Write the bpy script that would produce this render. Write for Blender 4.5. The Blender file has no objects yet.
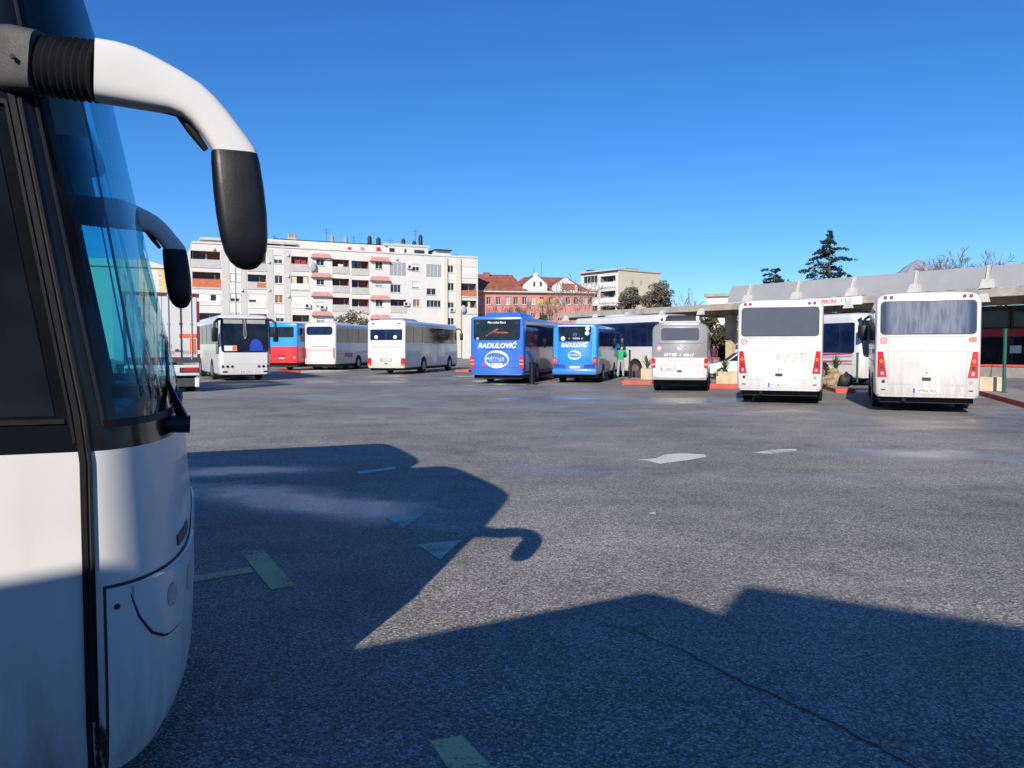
import bpy, bmesh, math, random
from mathutils import Vector, Matrix
R = math.radians
random.seed(7)
C = bpy.context.scene
COL = C.collection

# ------------------------------------------------------------------ camera, sky, sun, exposure
F = 780.0; CAMZ = 1.64; PITCH = R(2.64)
cd = bpy.data.cameras.new('camera'); cam = bpy.data.objects.new('camera', cd); COL.objects.link(cam)
cd.sensor_width = 36; cd.lens = F / 1024 * 36; cd.clip_start = 0.05; cd.clip_end = 6000
cam.location = (0, 0, CAMZ); cam.rotation_euler = (R(90) - PITCH, 0, 0)
C.camera = cam
SUN_EL = R(29); SUN_DX, SUN_DY = 0.27, 0.963            # horizontal direction in which the light travels
w = bpy.data.worlds.new('World'); C.world = w; w.use_nodes = True
wn = w.node_tree; wn.nodes.clear()
sky = wn.nodes.new('ShaderNodeTexSky'); sky.sky_type = 'NISHITA'; sky.sun_disc = False
sky.sun_elevation = SUN_EL; sky.sun_rotation = math.atan2(-SUN_DX, -SUN_DY)
sky.altitude = 0; sky.air_density = 1.0; sky.dust_density = 0.0; sky.ozone_density = 10.0
bg = wn.nodes.new('ShaderNodeBackground'); bg.inputs[1].default_value = 0.085
wo = wn.nodes.new('ShaderNodeOutputWorld')
hs = wn.nodes.new('ShaderNodeHueSaturation'); hs.inputs['Saturation'].default_value = 1.1; hs.inputs['Hue'].default_value = 0.503
wn.links.new(sky.outputs[0], hs.inputs['Color']); wn.links.new(hs.outputs[0], bg.inputs[0]); wn.links.new(bg.outputs[0], wo.inputs[0])
sd = bpy.data.lights.new('sun', 'SUN'); sd.energy = 3.6; sd.angle = R(0.5); sd.color = (1.0, 0.90, 0.77)
sun = bpy.data.objects.new('sun', sd); COL.objects.link(sun)
sun.rotation_euler = Vector((SUN_DX * math.cos(SUN_EL), SUN_DY * math.cos(SUN_EL), -math.sin(SUN_EL))).to_track_quat('-Z', 'Y').to_euler()
sun.location = (-20, -60, 60)
C.view_settings.view_transform = 'Standard'; C.view_settings.look = 'None'
C.view_settings.exposure = 0.7; C.view_settings.gamma = 1.0; C.view_settings.use_curve_mapping = False
C.cycles.use_denoising = True
C.cycles.max_bounces = 8; C.cycles.transparent_max_bounces = 12

# ------------------------------------------------------------------ picture point -> world point at a depth
def at(px, py, Y):
    """The point of the place that lies Y metres ahead and is seen at this pixel."""
    u = (px - 512) / F; v = (384 - py) / F
    d = Vector((u, math.cos(PITCH) + v * math.sin(PITCH), -math.sin(PITCH) + v * math.cos(PITCH)))
    return Vector((0, 0, CAMZ)) + d * (Y / d.y)
def ground(px, py):
    u = (px - 512) / F; v = (384 - py) / F
    d = Vector((u, math.cos(PITCH) + v * math.sin(PITCH), -math.sin(PITCH) + v * math.cos(PITCH)))
    return Vector((0, 0, CAMZ)) + d * (-CAMZ / d.z)

# ------------------------------------------------------------------ materials
class NT:
    def __init__(s, name):
        s.m = bpy.data.materials.new(name); s.m.use_nodes = True; s.t = s.m.node_tree; s.t.nodes.clear()
        s.out = s.t.nodes.new('ShaderNodeOutputMaterial')
    def n(s, typ, _p=None, **kw):
        nd = s.t.nodes.new('ShaderNode' + typ)
        for k, v in (_p or {}).items(): setattr(nd, k, v)
        for k, v in kw.items():
            key = int(k[1:]) if k[0] == 'i' and k[1:].isdigit() else k.replace('_', ' ')
            s.set(nd, key, v)
        return nd
    def set(s, nd, key, v):
        if isinstance(v, bpy.types.NodeSocket): s.t.links.new(v, nd.inputs[key])
        else: nd.inputs[key].default_value = v
    def noise(s, vec, scale, detail=4, rough=.6, dist=0):
        nd = s.n('TexNoise', Scale=scale, Detail=detail, Roughness=rough, Distortion=dist)
        if vec is not None: s.set(nd, 'Vector', vec)
        return nd.outputs[0]
    def ramp(s, fac, stops):
        nd = s.n('ValToRGB'); e = nd.color_ramp.elements
        while len(e) < len(stops): e.new(0.5)
        for q, (p, c) in zip(e, stops):
            q.position = p; q.color = c if len(c) == 4 else (*c, 1)
        s.set(nd, 0, fac); return nd.outputs[0]
    def maprange(s, v, a, b, c=0., d=1.):
        nd = s.n('MapRange', i0=v, i1=a, i2=b, i3=c, i4=d); return nd.outputs[0]
    def mix(s, fac, a, b, mode='MIX'):
        nd = s.n('Mix', {'data_type': 'RGBA', 'blend_type': mode}); s.set(nd, 0, fac); s.set(nd, 6, a); s.set(nd, 7, b); return nd.outputs[2]
    def math(s, op, a, b=0., clamp=False):
        nd = s.n('Math', {'operation': op, 'use_clamp': clamp}); s.set(nd, 0, a); s.set(nd, 1, b); return nd.outputs[0]
    def bump(s, h, strength=.3, dist=.01):
        return s.n('Bump', Height=h, Strength=strength, Distance=dist).outputs[0]
    def finish(s, shader): s.t.links.new(shader, s.out.inputs[0]); return s.m
def c4(c): return (c[0], c[1], c[2], 1.0)
def mul(c, k): return (min(1, c[0] * k), min(1, c[1] * k), min(1, c[2] * k), 1.0)

def mat(name, col, rough=.5, metal=0., var=.12, scale=3., bump=0., bscale=40., coat=0., spec=.5, streak=0.):
    t = NT(name); co = t.n('TexCoord').outputs['Object']
    base = t.mix(t.maprange(t.noise(co, scale, 5), .3, .7), mul(col, 1 - var), mul(col, 1 + var * .6))
    if streak:                                               # rain streaks and road dirt running down a vertical face
        mp = t.n('Mapping', i0=co, Scale=(9, 9, .7)).outputs[0]
        base = t.mix(t.maprange(t.noise(mp, 1.3, 5), .5, .85, 0, streak), base, (.22, .19, .15, 1))
    r = t.maprange(t.noise(co, scale * 2.3, 3), .3, .7, max(0.02, rough - .06), min(1, rough + .1))
    p = t.n('BsdfPrincipled', Base_Color=base, Roughness=r, Metallic=metal, Specular_IOR_Level=spec, Coat_Weight=coat, Coat_Roughness=.04)
    if bump: t.set(p, 'Normal', t.bump(t.noise(co, bscale, 4), bump, .02))
    return t.finish(p.outputs[0])

def dirty_paint(name, col, dirt=.5, z_hi=.9, z_lo=.3, coat=.6, rough=.3, grime=(.16, .13, .10), gap=None):
    """Vehicle paint with road film that thickens towards the sills."""
    t = NT(name); co = t.n('TexCoord').outputs['Object']
    z = t.n('SeparateXYZ', i0=co).outputs[2]
    h = t.maprange(z, z_hi, z_lo, 0, 1)
    mp = t.n('Mapping', i0=co, Scale=(6, 6, 1.2)).outputs[0]
    n1 = t.noise(mp, 1.6, 6, .65)
    film = t.math('MULTIPLY', t.math('ADD', t.math('MULTIPLY', h, .9), .12), t.maprange(n1, .3, .75), True)
    film = t.math('MULTIPLY', film, dirt, True)
    base = t.mix(t.maprange(t.noise(co, 1.1, 3), .3, .7), mul(col, .94), mul(col, 1.03))
    base = t.mix(film, base, c4(grime))
    p = t.n('BsdfPrincipled', Base_Color=base, Roughness=t.maprange(film, 0, 1, rough, .8), Coat_Weight=coat, Coat_Roughness=.06)
    t.set(p, 'Normal', t.bump(t.noise(co, 1.3, 2), .06, .05))
    return t.finish(p.outputs[0])

def glass_dark(name, col=(.012, .016, .022), rough=.04, var=.5, scale=1.5, wavy=.05):
    t = NT(name); co = t.n('TexCoord').outputs['Object']
    base = t.mix(t.maprange(t.noise(co, scale, 3), .35, .7), mul(col, 1 - var), mul(col, 1 + var))
    p = t.n('BsdfPrincipled', Base_Color=base, Roughness=t.maprange(t.noise(co, 6, 4), .3, .8, rough, rough + (.1 if wavy else .02)), Specular_IOR_Level=.42)
    t.set(p, 'Normal', t.bump(t.noise(co, 1.7, 2), wavy, .03))
    return t.finish(p.outputs[0])

M = {}
M['white'] = dirty_paint('white_bus_paint', (.65, .65, .645), .45)
M['white_dirty'] = dirty_paint('dirty_white_bus_paint', (.62, .615, .595), .6, 1.5, .3)
M['coach_white'] = dirty_paint('white_coach_paint', (.66, .66, .65), .7, .75, .25, rough=.34, coat=.35)
M['blue'] = dirty_paint('ultramarine_bus_paint', (.03, .15, .58), .35)
M['blue_light'] = dirty_paint('azure_bus_paint', (.012, .21, .68), .35)
M['blue_deep'] = dirty_paint('deep_blue_paint', (.01, .04, .30), .35)
M['cyan_body'] = dirty_paint('sky_blue_bus_paint', (.02, .30, .72), .3)
M['red_body'] = dirty_paint('red_bus_paint', (.68, .03, .03), .3)
M['grey_body'] = dirty_paint('grey_van_paint', (.235, .235, .24), .3)
M['silver'] = mat('silver_plastic', (.42, .43, .44), .4, .3)
M['trailer'] = dirty_paint('white_trailer_panel', (.65, .64, .63), .5, 2.2, .8, coat=.1, rough=.4)
M['black_gloss'] = mat('gloss_black_panel', (.006, .007, .009), .16, var=.2, spec=.32)
M['mirror_black'] = mat('black_mirror_housing', (.006, .007, .010), .42, var=.2, bump=.04, bscale=120, spec=.4)
M['black_plastic'] = mat('black_plastic', (.02, .02, .022), .5, var=.25, bump=.1, bscale=200)
M['grey_plastic'] = mat('weathered_grey_plastic', (.055, .055, .058), .6, var=.35, scale=8, bump=.15, bscale=150)
M['rubber'] = mat('dark_rubber', (.007, .007, .008), .6, var=.4, scale=20, spec=.25)
M['tyre'] = mat('dusty_tyre_rubber', (.022, .021, .02), .85, var=.4, scale=10)
M['rim'] = mat('dull_steel_rim', (.30, .30, .30), .45, .6)
M['under'] = mat('dark_underbody', (.012, .012, .012), .8, var=.3)
M['gap'] = mat('dark_panel_gap', (.03, .03, .03), .8)
M['line'] = mat('grey_panel_seam', (.35, .35, .34), .7)
M['glass'] = glass_dark('dark_vehicle_glass')
M['glass_navy'] = glass_dark('navy_vehicle_glass', (.008, .018, .06))
M['glass_grey'] = glass_dark('grey_rear_glass', (.085, .095, .11), .05, .08, .8, .0)
M['glass_win'] = glass_dark('window_pane_glass', (.03, .04, .055), .08, .6)
M['lamp_red'] = mat('red_lamp_lens', (.50, .02, .035), .18, coat=.5, var=.25, scale=14)
M['lamp_orange'] = mat('orange_lamp_lens', (.75, .18, .02), .2, coat=.4)
M['lamp_clear'] = mat('clear_lamp_lens', (.45, .45, .46), .12, .3, coat=.5)
M['lamp_dark'] = mat('dark_lamp_bezel', (.10, .035, .035), .25)
M['chrome'] = mat('chrome', (.6, .6, .6), .12, 1.)
M['plate'] = mat('number_plate', (.70, .70, .70), .4)
M['plate_blue'] = mat('plate_blue_band', (.03, .08, .45), .4)
M['ink'] = mat('dark_lettering', (.07, .07, .08), .6)
M['ink_grey'] = mat('grey_lettering', (.36, .38, .38), .6)
M['white_vinyl'] = mat('white_vinyl', (.72, .72, .72), .4, var=.05)
M['red_vinyl'] = mat('red_vinyl', (.62, .05, .06), .4)
M['orange_vinyl'] = mat('orange_vinyl', (.78, .16, .05), .4)
M['magenta_vinyl'] = mat('magenta_vinyl', (.55, .03, .20), .4)
M['teal_vinyl'] = mat('teal_vinyl', (.0, .34, .62), .4)
M['green_paint'] = mat('green_post_paint', (.012, .10, .06), .45)
M['concrete'] = mat('weathered_concrete', (.38, .35, .30), .9, var=.35, scale=1.2, bump=.3, bscale=12, streak=.5)
M['concrete_white'] = mat('pale_painted_concrete', (.52, .51, .48), .85, var=.15, streak=.25)
M['concrete_beige'] = mat('beige_concrete', (.56, .46, .33), .9, var=.25, scale=2.5, bump=.3, bscale=25, streak=.3)
M['paving'] = mat('grey_paving', (.28, .26, .24), .9, var=.25, scale=2, bump=.2, bscale=30)
M['kerb_red'] = mat('worn_red_kerb_paint', (.60, .095, .06), .75, var=.35, scale=6, bump=.2, bscale=40)
M['panel_grey'] = mat('grey_roof_sheet', (.31, .315, .325), .55, .0, var=.08, scale=.6)
M['wall_white'] = mat('white_render', (.66, .648, .62), .9, var=.07, scale=.5, streak=.18)
M['wall_grey'] = mat('grey_stone_render', (.55, .535, .505), .9, var=.07, scale=.5, streak=.18)
M['wall_cream'] = mat('cream_render', (.66, .61, .50), .9, var=.07, scale=.5, streak=.16)
M['wall_pink'] = mat('pink_render', (.55, .225, .195), .9, var=.2, scale=.5, streak=.2)
M['wall_beige'] = mat('beige_render', (.64, .57, .44), .9, var=.07, scale=.4, streak=.12)
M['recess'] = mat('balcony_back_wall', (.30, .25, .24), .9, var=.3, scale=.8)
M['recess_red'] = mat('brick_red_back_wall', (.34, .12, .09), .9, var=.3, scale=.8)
M['shutter'] = mat('white_shutter', (.72, .72, .70), .6, var=.06)
M['shutter_brown'] = mat('brown_shutter', (.30, .13, .07), .6)
M['panel_glazed'] = mat('grey_glazed_screen', (.33, .35, .38), .35, var=.15)
M['awning'] = mat('faded_red_awning_tiles', (.56, .28, .24), .8, var=.25, scale=4)
M['rail'] = mat('pale_rail', (.50, .49, .47), .6, var=.15)
M['rail_orange'] = mat('orange_canvas', (.55, .16, .08), .85, var=.2, scale=2)
M['laundry'] = mat('red_laundry', (.55, .02, .06), .9)
M['curtain'] = mat('cream_curtain', (.66, .58, .42), .95, var=.2, scale=5)
M['metal_dark'] = mat('dark_metal', (.05, .05, .055), .5, .5)
M['dish'] = mat('satellite_dish_grey', (.42, .43, .45), .5)
M['aircon'] = mat('aircon_casing', (.62, .62, .60), .6)
M['bark'] = mat('bark', (.11, .08, .06), .95, var=.35, scale=6)
M['twig'] = mat('grey_brown_twigs', (.20, .155, .13), .95, var=.3)
M['rock'] = mat('tan_rock', (.34, .27, .17), .95, var=.4, scale=5, bump=.6, bscale=9)
M['bag'] = mat('black_sacking', (.02, .022, .025), .6, var=.3, bump=.4, bscale=14)
M['person_skin'] = mat('skin', (.45, .27, .19), .6)

def leaf(name, a, b, c):
    t = NT(name); g = t.n('NewGeometry').outputs['Random Per Island'] if False else None
    co = t.n('TexCoord').outputs['Object']
    col = t.ramp(t.noise(co, 3.5, 3, .7), [(.3, a), (.5, b), (.72, c)])
    d = t.n('BsdfPrincipled', Base_Color=col, Roughness=.7, Specular_IOR_Level=.25)
    tr = t.n('BsdfTranslucent', Color=col)
    return t.finish(t.n('MixShader', i0=.25, i1=d.outputs[0], i2=tr.outputs[0]).outputs[0])
M['leaf_cedar'] = leaf('cedar_needles', (.012, .03, .022), (.025, .055, .04), (.05, .09, .06))
M['leaf_grey'] = leaf('dusty_olive_leaves', (.10, .095, .07), (.19, .175, .13), (.30, .275, .21))
M['leaf_olive'] = leaf('olive_green_leaves', (.05, .055, .02), (.10, .10, .04), (.15, .14, .06))
M['leaf_green'] = leaf('agave_leaves', (.05, .10, .03), (.09, .17, .05), (.16, .24, .09))

def tiles():
    t = NT('old_red_roof_tiles'); co = t.n('TexCoord').outputs['Object']
    wv = t.n('TexWave', {'wave_type': 'BANDS', 'bands_direction': 'X'}, Vector=co, Scale=2.2, Distortion=.6, Detail=1).outputs[0]
    col = t.ramp(t.noise(co, 1.4, 6, .7), [(.28, (.13, .045, .03)), (.5, (.30, .095, .055)), (.7, (.40, .17, .10))])
    p = t.n('BsdfPrincipled', Base_Color=col, Roughness=.9); t.set(p, 'Normal', t.bump(wv, .6, .05))
    return t.finish(p.outputs[0])
M['tiles'] = tiles()

def curtained():
    t = NT('curtained_rear_glass'); co = t.n('TexCoord').outputs['Object']
    mp = t.n('Mapping', i0=co, Scale=(1, 0, .12)).outputs[0]
    n1 = t.noise(mp, 8, 5, .55, .5)
    col = t.ramp(n1, [(.28, (.055, .065, .09)), (.45, (.12, .14, .18)), (.6, (.185, .205, .25)), (.78, (.125, .135, .16))])
    x = t.n('SeparateXYZ', i0=co).outputs[0]
    edge = t.maprange(t.math('ABSOLUTE', x), .80, .97)
    col = t.mix(edge, col, (.03, .045, .08, 1))
    p = t.n('BsdfPrincipled', Base_Color=col, Roughness=.18, Coat_Weight=.4)
    return t.finish(p.outputs[0])
M['curtain_glass'] = curtained()

def windscreen():
    t = NT('teal_tinted_windscreen')
    tr = t.n('BsdfTransparent', Color=(.46, .80, .86, 1)).outputs[0]
    gl = t.n('BsdfGlossy', Color=(.8, .9, 1, 1), Roughness=.02).outputs[0]
    fr = t.n('Fresnel', IOR=1.45).outputs[0]
    fac = t.math('ADD', t.math('MULTIPLY', fr, .45), .01, True)
    return t.finish(t.n('MixShader', i0=fac, i1=tr, i2=gl).outputs[0])
M['windscreen'] = windscreen()

def asphalt():
    t = NT('worn_asphalt'); co = t.n('TexCoord').outputs['Object']
    v = t.n('TexVoronoi', {'feature': 'F1'}, Vector=co, Scale=75.0, Randomness=1.0)
    cell = t.n('SeparateColor', i0=v.outputs['Color']).outputs[0]
    v2 = t.n('TexVoronoi', {'feature': 'F1'}, Vector=co, Scale=33.0)
    cell2 = t.n('SeparateColor', i0=v2.outputs['Color']).outputs[1]
    stones = t.ramp(cell, [(0, (.15, .143, .132)), (.35, (.24, .225, .205)), (.75, (.36, .338, .305)), (1, (.60, .56, .50))])
    stones = t.mix(t.maprange(cell2, .55, 1, 0, .5), stones, (.40, .385, .365, 1))
    mortar = t.maprange(v.outputs['Distance'], .35, .75)
    stones = t.mix(t.math('MULTIPLY', mortar, .7), stones, (.06, .059, .058, 1))
    big = t.noise(co, .22, 6, .6); mid = t.noise(co, 1.3, 5, .6)
    k = t.math('ADD', t.maprange(big, .3, .7, .70, 1.26), t.maprange(mid, .3, .7, -.18, .18))
    grime = t.n('CombineColor', i0=k, i1=k, i2=k).outputs[0]
    base = t.mix(1.0, stones, grime, 'MULTIPLY')
    # polished / damp areas: near the bays and where water ran across the lot
    mp = t.n('Mapping', i0=co, Rotation=(0, 0, R(-20)), Scale=(.16, .34, 1)).outputs[0]
    wetn = t.noise(mp, 1.0, 5, .55, .6)
    yy = t.n('SeparateXYZ', i0=co).outputs[1]
    bias = t.maprange(yy, 9, 22, -.10, .03)
    wet = t.maprange(t.math('ADD', wetn, bias), .53, .70)
    # puddled hollows where meltwater stands, in metres on the lot
    ragged = t.noise(co, .9, 5, .65)
    for cx, cy, rx, ry, ang in ((-2.3, 8.3, 2.6, .8, -28), (-3.6, 10.4, 1.4, .6, 10), (6.2, 12.0, 1.6, .9, 0), (7.6, 11.4, 1.0, .45, 0), (9.4, 17.6, 3.2, 1.0, 0), (5.2, 24.8, 2.6, 1.3, 0), (8.2, 20.5, 1.8, .7, 10), (0.3, 31.5, 3.0, 1.5, 0), (13.5, 19, 2.2, .9, 0), (-4, 40, 3, 2, 0)):
        q = t.n('Mapping', {'vector_type': 'TEXTURE'}, i0=co, Location=(cx, cy, 0), Rotation=(0, 0, R(ang)), Scale=(rx, ry, 1)).outputs[0]
        ln = t.n('VectorMath', {'operation': 'LENGTH'}, i0=q).outputs['Value']
        pud = t.maprange(t.math('ADD', ln, t.math('MULTIPLY', ragged, 1.7)), 1.85, 1.15, 0, .8)
        wet = t.math('MAXIMUM', wet, pud, True)
    base = t.mix(t.math('MULTIPLY', wet, .16), base, (.04, .04, .04, 1))
    oil = t.maprange(t.noise(co, .55, 5, .6), .61, .72, 0, .5)
    trk = t.noise(t.n('Mapping', i0=co, Rotation=(0, 0, R(14)), Scale=(.10, 1.1, 1)).outputs[0], 1.0, 4, .6)
    base = t.mix(t.maprange(trk, .52, .68, 0, .18), base, (.055, .053, .05, 1))
    base = t.mix(oil, base, (.018, .018, .019, 1))
    rgh = t.math('SUBTRACT', .62, t.math('MULTIPLY', wet, .43))
    h = t.math('ADD', t.math('MULTIPLY', v.outputs['Distance'], -1.0), t.math('MULTIPLY', cell2, .5))
    bst = t.math('SUBTRACT', .55, t.math('MULTIPLY', wet, .42))
    nb = t.n('Bump', Height=h, Distance=.006); t.set(nb, 'Strength', bst)
    p = t.n('BsdfPrincipled', Base_Color=base, Roughness=rgh, Normal=nb.outputs[0], Specular_IOR_Level=t.math('ADD', .14, t.math('MULTIPLY', wet, .36)))
    return t.finish(p.outputs[0])
M['asphalt'] = asphalt()

def worn_marking(name, col, keep=.5):
    """Road paint worn through to the asphalt."""
    t = NT(name); co = t.n('TexCoord').outputs['Object']
    n = t.noise(co, 60, 4, .7); n2 = t.noise(co, 2.5, 4, .6)
    f = t.maprange(t.math('ADD', n, t.math('MULTIPLY', n2, .6)), keep + .18, keep + .42)
    d = t.n('BsdfPrincipled', Base_Color=c4(col), Roughness=.7).outputs[0]
    return t.finish(t.n('MixShader', i0=f, i1=d, i2=t.n('BsdfTransparent').outputs[0]).outputs[0])
M['mark_yellow'] = worn_marking('worn_yellow_road_paint', (.62, .545, .27), .61)
M['mark_white'] = worn_marking('worn_white_road_paint', (.62, .60, .55), .68)
M['mark_faint'] = worn_marking('faint_road_paint', (.62, .64, .50), .57)
def grime():
    t = NT('dark_road_grime'); co = t.n('TexCoord').outputs['Object']
    z = t.n('SeparateXYZ', i0=co).outputs[2]
    n = t.noise(t.n('Mapping', i0=co, Scale=(26, 26, 9)).outputs[0], 1.0, 6, .7, .4)
    f = t.maprange(t.math('ADD', n, t.maprange(z, .25, .75, .16, -.25)), .56, .66)
    d = t.n('BsdfPrincipled', Base_Color=(.022, .015, .011, 1), Roughness=.9).outputs[0]
    return t.finish(t.n('MixShader', i0=f, i1=t.n('BsdfTransparent').outputs[0], i2=d).outputs[0])
M['grime'] = grime()
M['crack'] = mat('bitumen_crack', (.012, .012, .013), .7)

# ------------------------------------------------------------------ mesh helpers
class MB:
    def __init__(s): s.v = []; s.f = []; s.mi = []; s.cur = 0
    def add(s, verts, faces, mi=None):
        o = len(s.v); s.v += [tuple(p) for p in verts]
        for f in faces: s.f.append([o + i for i in f]); s.mi.append(s.cur if mi is None else mi)
        return s
    def poly(s, pts): return s.add(pts, [list(range(len(pts)))])
    def box(s, x0, x1, y0, y1, z0, z1):
        v = [(x, y, z) for z in (z0, z1) for y in (y0, y1) for x in (x0, x1)]
        return s.add(v, [(0, 2, 3, 1), (4, 5, 7, 6), (0, 1, 5, 4), (2, 6, 7, 3), (0, 4, 6, 2), (1, 3, 7, 5)])
    def hexa(s, b, t): return s.add(list(b) + list(t), [(3, 2, 1, 0), (4, 5, 6, 7), (0, 1, 5, 4), (1, 2, 6, 5), (2, 3, 7, 6), (3, 0, 4, 7)])
    def prism(s, pts, fn, d0, d1):
        """pts: 2D outline; fn(a, b, d) -> 3D."""
        n = len(pts); v = [fn(a, b, d0) for a, b in pts] + [fn(a, b, d1) for a, b in pts]
        return s.add(v, [list(range(n))[::-1], list(range(n, 2 * n))] + [(i, (i + 1) % n, n + (i + 1) % n, n + i) for i in range(n)])
    def tube(s, path, rad, n=8, flat=1.0, up=None, caps=True, sup=1.0):
        path = [Vector(p) for p in path]; rad = rad if isinstance(rad, (list, tuple)) else [rad] * len(path)
        rings = []; prev = None
        for i, p in enumerate(path):
            t = (path[min(i + 1, len(path) - 1)] - path[max(i - 1, 0)]).normalized()
            if prev is None:
                a = Vector(up) if up else (Vector((0, 0, 1)) if abs(t.z) < .9 else Vector((1, 0, 0)))
                prev = a
            x = (prev - t * prev.dot(t)).normalized(); prev = x; y = t.cross(x)
            r = rad[i]; r0, r1 = r if isinstance(r, tuple) else (r, r * flat)
            ca = [math.cos(k / n * math.tau) for k in range(n)]; sa = [math.sin(k / n * math.tau) for k in range(n)]
            rings.append([p + x * (r0 * math.copysign(abs(ca[k]) ** sup, ca[k])) + y * (r1 * math.copysign(abs(sa[k]) ** sup, sa[k])) for k in range(n)])
        v = [q for r in rings for q in r]
        f = [(i * n + k, i * n + (k + 1) % n, (i + 1) * n + (k + 1) % n, (i + 1) * n + k) for i in range(len(path) - 1) for k in range(n)]
        if caps: f += [list(range(n))[::-1], list(range((len(path) - 1) * n, len(path) * n))]
        return s.add(v, f)
    def cyl(s, p0, p1, r, n=16): return s.tube([p0, p1], r, n)
    def ball(s, c, r, n=10, m=6, sc=(1, 1, 1)):
        v = [(c[0], c[1], c[2] - r * sc[2])]
        for j in range(1, m):
            th = -math.pi / 2 + math.pi * j / m
            for k in range(n):
                a = math.tau * k / n
                v.append((c[0] + r * sc[0] * math.cos(th) * math.cos(a), c[1] + r * sc[1] * math.cos(th) * math.sin(a), c[2] + r * sc[2] * math.sin(th)))
        v.append((c[0], c[1], c[2] + r * sc[2])); L = len(v) - 1
        f = [(0, 1 + (k + 1) % n, 1 + k) for k in range(n)]
        for j in range(m - 2):
            f += [(1 + j * n + k, 1 + j * n + (k + 1) % n, 1 + (j + 1) * n + (k + 1) % n, 1 + (j + 1) * n + k) for k in range(n)]
        f += [(L, 1 + (m - 2) * n + k, 1 + (m - 2) * n + (k + 1) % n) for k in range(n)]
        return s.add(v, f)
    def build(s, name, m, parent=None, smooth=None, bevel=0, seg=2, recalc=True):
        me = bpy.data.meshes.new(name); me.from_pydata(s.v, [], s.f)
        for mm in (m if isinstance(m, (list, tuple)) else [m]): me.materials.append(mm)
        me.polygons.foreach_set('material_index', s.mi)
        if recalc or bevel:
            b = bmesh.new(); b.from_mesh(me)
            bmesh.ops.remove_doubles(b, verts=b.verts, dist=1e-5)
            if recalc: bmesh.ops.recalc_face_normals(b, faces=b.faces)
            if bevel:
                ed = [e for e in b.edges if len(e.link_faces) == 2 and e.calc_face_angle(0) > .5]
                bmesh.ops.bevel(b, geom=ed, offset=bevel, segments=seg, affect='EDGES', profile=.5, clamp_overlap=True)
            b.to_mesh(me); b.free()
        if smooth:
            me.polygons.foreach_set('use_smooth', [True] * len(me.polygons)); me.set_sharp_from_angle(angle=R(smooth))
        me.update()
        o = bpy.data.objects.new(name, me); COL.objects.link(o)
        if parent: o.parent = parent
        return o

def tag(o, label=None, cat=None, group=None, kind=None):
    for k, v in (('label', label), ('category', cat), ('group', group), ('kind', kind)):
        if v: o[k] = v
    return o
def thing(name, label, cat, loc=(0, 0, 0), rz=0., group=None):
    o = bpy.data.objects.new(name, None); COL.objects.link(o); o.empty_display_size = .3
    o.location = loc; o.rotation_euler = (0, 0, rz)
    return tag(o, label, cat, group)
def copy_tree(o, parent=None):
    c = o.copy(); COL.objects.link(c)
    if parent: c.parent = parent
    for ch in list(o.children): copy_tree(ch, c)
    return c
def rrect(x0, x1, z0, z1, r, n=4):
    pts = []
    for cx, cz, a in ((x1 - r, z1 - r, 0), (x0 + r, z1 - r, 90), (x0 + r, z0 + r, 180), (x1 - r, z0 + r, 270)):
        pts += [(cx + r * math.cos(R(a + 90 * k / n)), cz + r * math.sin(R(a + 90 * k / n))) for k in range(n + 1)]
    return pts
def ellipse(cx, cz, rx, rz, n=20, a0=0, a1=360):
    return [(cx + rx * math.cos(R(a0 + (a1 - a0) * k / n)), cz + rz * math.sin(R(a0 + (a1 - a0) * k / n))) for k in range(n)]

def text_mesh(body, height, bold=.0, shear=0., width=None, spacing=1.0):
    """Flat letter faces as (verts2d, faces), left edge at 0, baseline at 0, cap height = height."""
    cu = bpy.data.curves.new('lettering', 'FONT'); cu.body = body; cu.offset = bold; cu.shear = shear; cu.space_character = spacing
    cu.resolution_u = 3
    o = bpy.data.objects.new('lettering', cu); COL.objects.link(o)
    dg = bpy.context.evaluated_depsgraph_get(); me = bpy.data.meshes.new_from_object(o.evaluated_get(dg))
    v = [p.co.copy() for p in me.vertices]; f = [list(p.vertices) for p in me.polygons]
    bpy.data.objects.remove(o); bpy.data.curves.remove(cu); bpy.data.meshes.remove(me)
    if not v: return [], []
    x0 = min(p.x for p in v); x1 = max(p.x for p in v); sc = height / .69
    sx = width / (x1 - x0) if width else sc
    return [((p.x - x0) * sx, p.y * sc) for p in v], f
def scribble(x0, x1, z, h, n, rnd):
    """Lettering too small to read: short upright and cross strokes, one 'letter' after another."""
    out = []; w = (x1 - x0) / n
    for i in range(n):
        if rnd.random() < .05: continue
        a = x0 + i * w + w * .12; b = a + w * .7; s = w * .22
        hh = h * rnd.choice((1, 1, .75, .75))
        out.append([(a, z), (a + s, z), (a + s, z + hh), (a, z + hh)])
        q = rnd.random()
        if q < .7: out.append([(a + s, z + hh - s), (b, z + hh - s), (b, z + hh), (a + s, z + hh)])
        if q > .35: out.append([(a + s, z), (b, z), (b, z + s), (a + s, z + s)])
        if .2 < q < .8: out.append([(b - s, z + s), (b, z + s), (b, z + hh - s), (b - s, z + hh - s)])
    return out
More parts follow.
